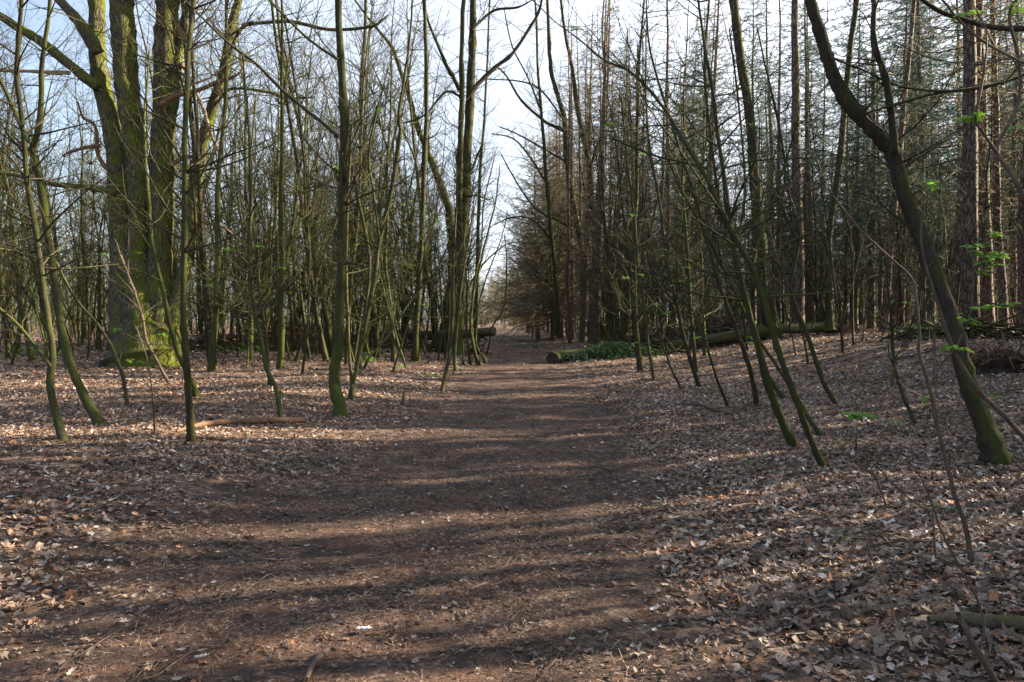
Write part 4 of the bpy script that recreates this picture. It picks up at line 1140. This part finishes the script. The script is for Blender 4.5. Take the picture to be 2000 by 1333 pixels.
# evergreen shrubs down the path
for px, Y, s, lab in ((1040, 60, .30, 'small light green tree arching at the right path edge'), (1010, 100, .38, 'far green tree closing the view at the end of the path')):
    x = (px - 1000) / F * Y
    inst('bushy_tree', lab, 'tree', larch[0], x, Y, s, 1.0, 'green trees down the path', 1.0)

# left wood: thin bare trees
fill(84, lambda y: (-.82 * y, -2.6 - .02 * y), (19, 46), .9,
     lambda x, y, px: inst('bare_tree', 'slim bare mossy tree standing among many alike in the left wood', 'tree', rnd.choice(broad + broad_m), x, y, rnd.uniform(.7, 1.05), rnd.uniform(0, 6.28), 'slim bare trees in the left wood', lean=.04),
     lambda x, y, px: px < 930 and (y > 24 or px > 360) and not (190 < px < 400 and y < 26))
fill(54, lambda y: (-.82 * y, -2.4), (17, 38), .8,
     lambda x, y, px: inst('bare_sapling', 'thin bare sapling standing among many alike in the left wood', 'sapling', rnd.choice(thin), x, y, rnd.uniform(.7, 1.2), rnd.uniform(0, 6.28), 'thin bare saplings in the left wood', lean=.06),
     lambda x, y, px: px < 940 and not (170 < px < 420 and y < 27))
fill(50, lambda y: (-.82 * y, -3.5 - .02 * y), (46, 75), 1.5,
     lambda x, y, px: inst('bare_tree', 'distant bare tree in the background of the left wood', 'tree', rnd.choice(broad), x, y, rnd.uniform(.9, 1.2), rnd.uniform(0, 6.28), 'distant bare trees left of the path'),
     lambda x, y, px: px < 925)
# right wood
fill(38, lambda y: (2.8, .8 * y), (18, 40), 1.0,
     lambda x, y, px: inst('bare_tree', 'slim bare mossy tree standing among many alike right of the path', 'tree', rnd.choice(broad + broad_m), x, y, rnd.uniform(.6, 1.0), rnd.uniform(0, 6.28), 'slim bare trees in the right wood', lean=.04),
     lambda x, y, px: px > 1170 and not (y < 30 and px > 1650) and not (y < 27 and rnd.random() < .6))
fill(26, lambda y: (2.5, .8 * y), (13, 30), .8,
     lambda x, y, px: inst('bare_sapling', 'thin bare sapling standing among many alike right of the path', 'sapling', rnd.choice(thin), x, y, rnd.uniform(.6, 1.0), rnd.uniform(0, 6.28), 'thin bare saplings in the right wood', lean=.06),
     lambda x, y, px: px > 1230 and not (y < 18 and px > 1400) and not (y < 26 and px < 1500 and rnd.random() < .6))
fill(66, lambda y: (3.4, .8 * y), (36, 80), 1.6,
     lambda x, y, px: inst('conifer_tree', 'distant straight conifer in the background of the right wood', 'tree', rnd.choice(con + spruce), x, y, rnd.uniform(.8, 1.2), rnd.uniform(0, 6.28), 'distant conifers right of the path', lean=.012),
     lambda x, y, px: px > 1085)

fill(26, lambda y: (2.0, .28 * y), (40, 85), 1.1,
     lambda x, y, px: inst('conifer_tree', 'distant straight conifer in the background of the right wood', 'tree', rnd.choice(con[:2]), x, y, rnd.uniform(.8, 1.1), rnd.uniform(0, 6.28), 'distant conifers right of the path'),
     lambda x, y, px: 1070 < px < 1260)
fill(34, lambda y: (-.30 * y, -2.2), (23, 40), .6,
     lambda x, y, px: inst('bare_sapling', 'thin bare sapling standing among many alike in the left wood', 'sapling', rnd.choice(thin), x, y, rnd.uniform(.8, 1.35), rnd.uniform(0, 6.28), 'thin bare saplings in the left wood', lean=.05),
     lambda x, y, px: 590 < px < 935)
fill(12, lambda y: (2.8, .45 * y), (28, 40), .7,
     lambda x, y, px: inst('bare_sapling', 'thin bare sapling standing among many alike right of the path', 'sapling', rnd.choice(thin), x, y, rnd.uniform(.7, 1.1), rnd.uniform(0, 6.28), 'thin bare saplings in the right wood', lean=.06),
     lambda x, y, px: 1200 < px < 1560)
ANCH = [(110, 'at the far left edge'), (215, 'left of the oak'), (400, 'behind the oak'), (500, 'right of the oak'), (590, 'behind the slim crooked sapling'),
        (700, 'around the kinked dark tree'), (790, 'right of the kinked dark tree'), (870, 'left of the twin-stemmed tree'), (1000, 'behind the twin-stemmed tree'), (1100, 'at the path bend'),
        (1240, 'behind the ivy mat'), (1340, 'right of the ivy mat'), (1440, 'left of the leaning stems'), (1560, 'behind the leaning stems'), (1650, 'at the long log end'),
        (1760, 'right of the long log'), (1880, 'behind the crooked mossy tree'), (9999, 'at the right edge')]
KIND = {'slim bare trees in the left wood': 'slim bare tree', 'thin bare saplings in the left wood': 'thin bare sapling', 'distant bare trees left of the path': 'distant bare tree',
        'slim bare trees in the right wood': 'slim bare tree', 'thin bare saplings in the right wood': 'thin bare sapling', 'distant conifers right of the path': 'straight conifer'}
sets = {}
for o, x, y in FILLED:
    kd = KIND.get(o['group'])
    if not kd: continue
    px = 1000 + x / y * F
    an = next(t for lim, t in ANCH if px < lim)
    dp = 'near' if y < 25 else 'further in' if y < 36 else 'deeper in' if y < 55 else 'far back'
    sets.setdefault((kd, dp, an), []).append((px, o))
ORD = {1: [''], 2: ['left of two ', 'right of two '], 3: ['leftmost of three ', 'middle of three ', 'rightmost of three ']}
NUM = ['first', 'second', 'third', 'fourth', 'fifth', 'sixth', 'seventh', 'eighth', 'ninth', 'tenth', 'eleventh', 'twelfth', 'thirteenth', 'fourteenth', 'fifteenth', 'sixteenth', 'seventeenth', 'eighteenth', 'nineteenth', 'twentieth']
for (kd, dp, an), L in sets.items():
    L.sort(key=lambda t: t[0])
    for i, (px, o) in enumerate(L):
        if len(L) <= 3: o['label'] = ORD[len(L)][i] + kd + ('s ' if len(L) > 1 else ' ') + dp + ', ' + an
        else: o['label'] = NUM[min(i, 19)] + ' ' + kd + ' from the left, ' + dp + ' ' + an

# the far wood beyond, and the wood outside the frame that throws the stripes of shade: one mass
def far_wood():
    m = MB(); T = []; Bc = {0: [], 1: [], 2: [], 3: []}; spots = []
    for i in range(760):
        y = rnd.uniform(75, 210); x = rnd.uniform(-.85 * y, .85 * y)
        if abs(x - float(xc(y))) < 3.5 + .01 * y: continue
        spots.append((x, y, 1))
    for i in range(330):
        y = rnd.uniform(70, 140); x = rnd.uniform(7, .85 * y); spots.append((x, y, 1))
    for i in range(70):
        y = rnd.uniform(170, 260); spots.append((rnd.uniform(-16, 10), y, 1))
    for x, y, k in spots:
        z = float(hgt(x, y)); h = rnd.uniform(11, 17) * (1.15 if x > 0 else 1)
        P = [(x, y, z - .2)]; R = [rnd.uniform(.08, .18)]; q = P[0]; d = vn((rnd.gauss(0, .06), rnd.gauss(0, .06), 1))
        for j in range(6):
            d = vn((d[0] + rnd.gauss(0, .04), d[1] + rnd.gauss(0, .04), 1)); q = tuple(q[c] + d[c] * h / 6 for c in range(3)); P.append(q); R.append(max(.02, R[0] * (1 - .9 * (j + 1) / 6)))
        T.append((P, R))
        pp = dict(PT, dens=[1.3, 0, 0], maxlev=1, rmin=.012, seg=[.8, .6, .4, .4])
        P2 = cat(P, 3); R2 = [max(.015, R[0] * (1 - i / len(P2))) for i in range(len(P2))]
        spawn(Bc, P2, R2, 34, .6, 3.4, pp, .4)
    m.tubes(T, 5)
    for lv in Bc:
        if Bc[lv]: m.tubes(Bc[lv], 3)
    tag(m.build('distant_woodland', M_twig), 'tangled mass of bare far-off wood beyond the trees', 'woodland', kind='stuff')


far_wood()


def under():
    """knee to head high tangle of dead stems filling the depth of the wood"""
    m = MB(); Bc = {0: [], 1: [], 2: [], 3: []}
    for i in range(1900):
        y = rnd.uniform(30, 90); x = rnd.uniform(-.8 * y, .8 * y)
        d_ = x - float(xc(y))
        if -2.8 < d_ < 3.2 : continue
        z = float(hgt(x, y)); a = rnd.uniform(0, 6.28)
        grow(Bc, (x, y, z - .05), vn((.5 * math.cos(a), .5 * math.sin(a), 1)), rnd.uniform(1.0, 4.0), .016, 0, dict(PT, dens=[2.2, 1.0, 0], maxlev=1, rmin=.006, wob=.2, seg=[.6, .4, .4, .4], ratio=.5))
    for lv in Bc:
        if Bc[lv]: m.tubes(Bc[lv], 3)
    tag(m.build('undergrowth', M_twig), 'brown tangle of dead undergrowth stems deep in the wood', 'undergrowth', kind='stuff')


under()


def shade_wood():
    """trees right of the frame, between the sun and the clearing"""
    m = MB(); T = []; Bc = {0: [], 1: [], 2: [], 3: []}; k = 0; FV = []
    while k < SHADE_N:
        x = rnd.uniform(6, 44); y = rnd.uniform(-10, 30)
        if y > 0 and 1000 + F * (x - 4.0) / y < 2000: continue
        if x < 9 and y < 9: continue
        if y - .27 * x > 9 and rnd.random() < .15: continue
        k += 1
        z = float(hgt(x, y)); h = rnd.uniform(12, 20)
        P = [(x, y, z - .2)]; R = [rnd.uniform(.10, .27)]; q = P[0]; d = (0, 0, 1)
        for j in range(8):
            d = vn((d[0] + rnd.gauss(0, .05), d[1] + rnd.gauss(0, .05), 1)); q = tuple(q[c] + d[c] * h / 8 for c in range(3)); P.append(q); R.append(max(.02, R[0] * (1 - .9 * (j + 1) / 8)))
        T.append((P, R)); pp = dict(PT, dens=[1.0, .8, 0], maxlev=1, rmin=.008, seg=[.6, .5, .4, .4])
        spawn(Bc, cat(P, 3), [max(.015, R[0] * (1 - i / 25)) for i in range(25)], 7, 3.0, 2.6, pp, .4)
        if rnd.random() < .22 and x > 14:
            n_ = 420; zz = nr.uniform(.28, 1, n_) * h; rr = (1.05 - zz / h) * 2.3 * nr.rand(n_) ** .5 + .1; aa = nr.rand(n_) * 6.28
            c_ = np.stack([x + rr * np.cos(aa), y + rr * np.sin(aa), z + zz], -1); e1 = nr.randn(n_, 3) * .16; e2 = nr.randn(n_, 3) * .16
            FV.append(np.stack([c_, c_ + e1, c_ + e2], 1).reshape(-1, 3))
    m.tubes(T, 7)
    for lv in Bc:
        if Bc[lv]: m.tubes(Bc[lv], 3)
    w_ = m.build('neighbouring_woodland', M_twig); tag(w_, 'bare wood continuing to the right of the clearing', 'woodland', kind='stuff')
    f_ = MB(); FV = np.concatenate(FV); f_.raw(FV, tris=np.arange(len(FV)).reshape(-1, 3)); f_.build('foliage', M_spruce, w_, smooth=False)


SHADE_N = 380
shade_wood()

# ================================================================ LEAF LITTER
def leaf_templates():
    T = []
    def ring(pts, curl):
        V = [(0, 0, 0)] + [(x, y, curl(x, y)) for x, y in pts]; n = len(pts)
        return np.array(V), np.array([(0, 1 + i, 1 + (i + 1) % n) for i in range(n)])
    oak = [(-.5, 0), (-.35, .12), (-.25, .10), (-.12, .26), (0, .14), (.14, .30), (.24, .15), (.36, .22), (.5, 0), (.36, -.22), (.24, -.15), (.14, -.30), (0, -.14), (-.12, -.26), (-.25, -.10), (-.35, -.12)]
    maple = [(-.5, 0), (-.25, .06), (-.30, .34), (-.08, .22), (.05, .5), (.16, .20), (.5, 0), (.16, -.20), (.05, -.5), (-.08, -.22), (-.30, -.34), (-.25, -.06)]
    beech = [(-.5, 0), (-.25, .2), (0, .27), (.25, .19), (.5, 0), (.25, -.19), (0, -.27), (-.25, -.2)]
    frag = [(-.4, -.1), (-.1, .25), (.3, .2), (.45, -.05), (.1, -.22)]
    for c in (lambda x, y: .9 * y * y + .3 * x * x, lambda x, y: .5 * x * x - .4 * y * y + .12 * math.sin(9 * x), lambda x, y: .8 * x * x + .5 * abs(y)):
        for s in (oak, maple, beech, frag): T.append(ring(s, c))
    return T


def litter(name, label, n, yr, dens_fn, sz, cols, mat, seed, lift=.006, tilt=.35, xlim=40, power=1.0):
    r = np.random.RandomState(seed)
    T = leaf_templates()
    # candidates, denser near the camera
    y0, y1 = yr
    u = r.rand(n)
    if power == 2: Y = 1 / (1 / y0 - u * (1 / y0 - 1 / y1))
    else: Y = np.sqrt(y0 * y0 + u * (y1 * y1 - y0 * y0))
    X = (r.rand(n) * 2 - 1) * np.minimum(Y * .80 + .3, xlim)
    k = r.rand(n) < dens_fn(X, Y) * np.clip(.35 + 1.1 * vnoise(X, Y, 2.2, seed + 5), 0, 1)
    X = X[k]; Y = Y[k]; n = len(X)
    e = .05
    Z = hgt(X, Y); gx = (hgt(X + e, Y) - Z) / e; gy = (hgt(X, Y + e) - Z) / e
    ty = r.randint(0, len(T), n); pn = pathness(X, Y)
    S = sz * (.35 + 1.0 * r.rand(n) ** 1.6) * (1 - .3 * pn) * np.interp(Y, [4, 12, 30], [.95, .8, 1.4])
    cols = np.array(cols) * 1.1; ci = np.minimum((r.rand(n) ** 1.0 * len(cols)).astype(int), len(cols) - 1)
    decay = .68 + .75 * vnoise(X, Y, 1.3, seed)[:, None] * (.6 + .8 * vnoise(X, Y, 4.1, seed + 9)[:, None])
    col = cols[ci] * (.6 + .6 * r.rand(n, 1)) * (1 - .3 * pn[:, None]) * decay
    a = r.rand(n) * 6.283; ca, sa = np.cos(a), np.sin(a)
    tx = gx + r.randn(n) * tilt * (1 - .6 * pn); tyy = gy + r.randn(n) * tilt * (1 - .6 * pn)
    mb = MB()
    for t, (V, Fc) in enumerate(T):
        m = ty == t; c = m.sum()
        if not c: continue
        v = V[None] * S[m][:, None, None]
        v[:, :, 2] *= (.4 + 1.2 * r.rand(c, 1)) * np.where(r.rand(c, 1) < .7, 1, -1)
        x = v[:, :, 0] * ca[m][:, None] - v[:, :, 1] * sa[m][:, None]; y = v[:, :, 0] * sa[m][:, None] + v[:, :, 1] * ca[m][:, None]
        z = v[:, :, 2] + x * tx[m][:, None] + y * tyy[m][:, None]
        z = z - z.min(axis=1, keepdims=True) * .75 - .15 * S[m][:, None] * 0
        W = np.stack([X[m][:, None] + x, Y[m][:, None] + y, Z[m][:, None] + lift * r.rand(c, 1) * 3 + z], -1)
        nv = V.shape[0]
        tr = (Fc[None] + (np.arange(c) * nv)[:, None, None]).reshape(-1, 3)
        cc = np.concatenate([np.repeat(col[m], nv, 0), np.ones((c * nv, 1))], 1)
        mb.raw(W.reshape(-1, 3), tris=tr, col=cc)
    o = mb.build(name, mat, smooth=False, color=True)
    tag(o, label, 'leaves', kind='stuff'); return o


COLS = [(.24, .165, .125), (.17, .12, .09), (.29, .21, .155), (.11, .08, .062), (.36, .28, .225), (.26, .15, .09), (.27, .13, .07), (.22, .17, .14), (.50, .44, .39), (.07, .05, .04), (.25, .175, .13), (.30, .23, .18), (.15, .10, .075), (.20, .145, .11), (.13, .09, .07)]
off = lambda X, Y: 1 - .62 * pathness(X, Y)
litter('leaf_litter', 'brown and grey fallen oak and maple leaves covering the near forest floor', 320000, (2.4, 17), lambda X, Y: np.clip(off(X, Y) * (.55 + .45 * sm((X - .8) / 1.5)), 0, 1), .070, COLS, M_litter, 1, tilt=.27)
litter('leaf_litter', 'fallen leaves covering the forest floor further back among the trees', 150000, (13, 55), lambda X, Y: off(X, Y), .10, COLS, M_litter, 2, tilt=.3)
litter('leaf_fragments', 'crumbled leaf bits and flakes trodden into the near path', 150000, (2.4, 13), lambda X, Y: .55 + .45 * pathness(X, Y), .034, [(.13, .09, .07), (.12, .07, .05), (.08, .055, .045), (.20, .14, .11), (.17, .09, .055), (.30, .22, .17), (.14, .11, .10), (.22, .17, .145)], M_litter, 3, lift=.002, tilt=.6, power=1)


def needles_litter():
    r = np.random.RandomState(5); n = 46000
    Y = np.sqrt(2.4 ** 2 + r.rand(n) * (11 ** 2 - 2.4 ** 2)); X = (r.rand(n) * 2 - 1) * (Y * .78)
    k = r.rand(n) < .25 + .75 * pathness(X, Y); X = X[k]; Y = Y[k]; n = len(X)
    L = .012 + .05 * r.rand(n) ** 2.2; a = r.rand(n) * 6.28; w = .0009 + .0012 * r.rand(n)
    z = hgt(X, Y) + .006 + .008 * r.rand(n); dx, dy = np.cos(a) * L, np.sin(a) * L; qx, qy = -np.sin(a) * w, np.cos(a) * w; dz = r.randn(n) * .006
    V = np.stack([np.stack([X - dx + qx, Y - dy + qy, z - dz], -1), np.stack([X - dx - qx, Y - dy - qy, z - dz], -1), np.stack([X + dx - qx, Y + dy - qy, z + dz], -1), np.stack([X + dx + qx, Y + dy + qy, z + dz], -1)], 1)
    c = np.array([(.20, .13, .09), (.15, .08, .055), (.10, .065, .05), (.30, .22, .15)])[r.randint(0, 4, n)]
    mb = MB(); mb.raw(V.reshape(-1, 3), quads=np.arange(n * 4).reshape(-1, 4), col=np.concatenate([np.repeat(c, 4, 0), np.ones((n * 4, 1))], 1))
    tag(mb.build('twig_litter', M_litter, smooth=False, color=True), 'fine needles and twig scraps strewn over the near path', 'twigs', kind='stuff')


needles_litter()
print('counts', count, 'objects', len(C.objects))


# loose twigs lying on the leaves, too many and too small to tell apart
def twigs():
    m = MB(); L = []
    for i in range(420):
        y = 2.6 + 15 * rnd.random() ** 1.3; x = rnd.uniform(-.8, .8) * y
        if abs(x - float(xc(y))) < 1.1 and rnd.random() < .75: continue
        a = rnd.uniform(0, 6.28); l = rnd.uniform(.12, .7); p = [x, y]; r = rnd.choice((.002, .003, .004, .006)); pts = []; R = []
        for k in range(6):
            pts.append((p[0], p[1], float(hgt(p[0], p[1])) + r + .012 + .015 * rnd.random())); R.append(r * (1 - .12 * k))
            a += rnd.gauss(0, .25); p = [p[0] + math.cos(a) * l / 6, p[1] + math.sin(a) * l / 6]
        L.append((pts, R))
    m.tubes(L, 5)
    tag(m.build('ground_twigs', M_grey), 'thin dead twigs scattered over the leaf litter', 'twigs', kind='stuff')


twigs()
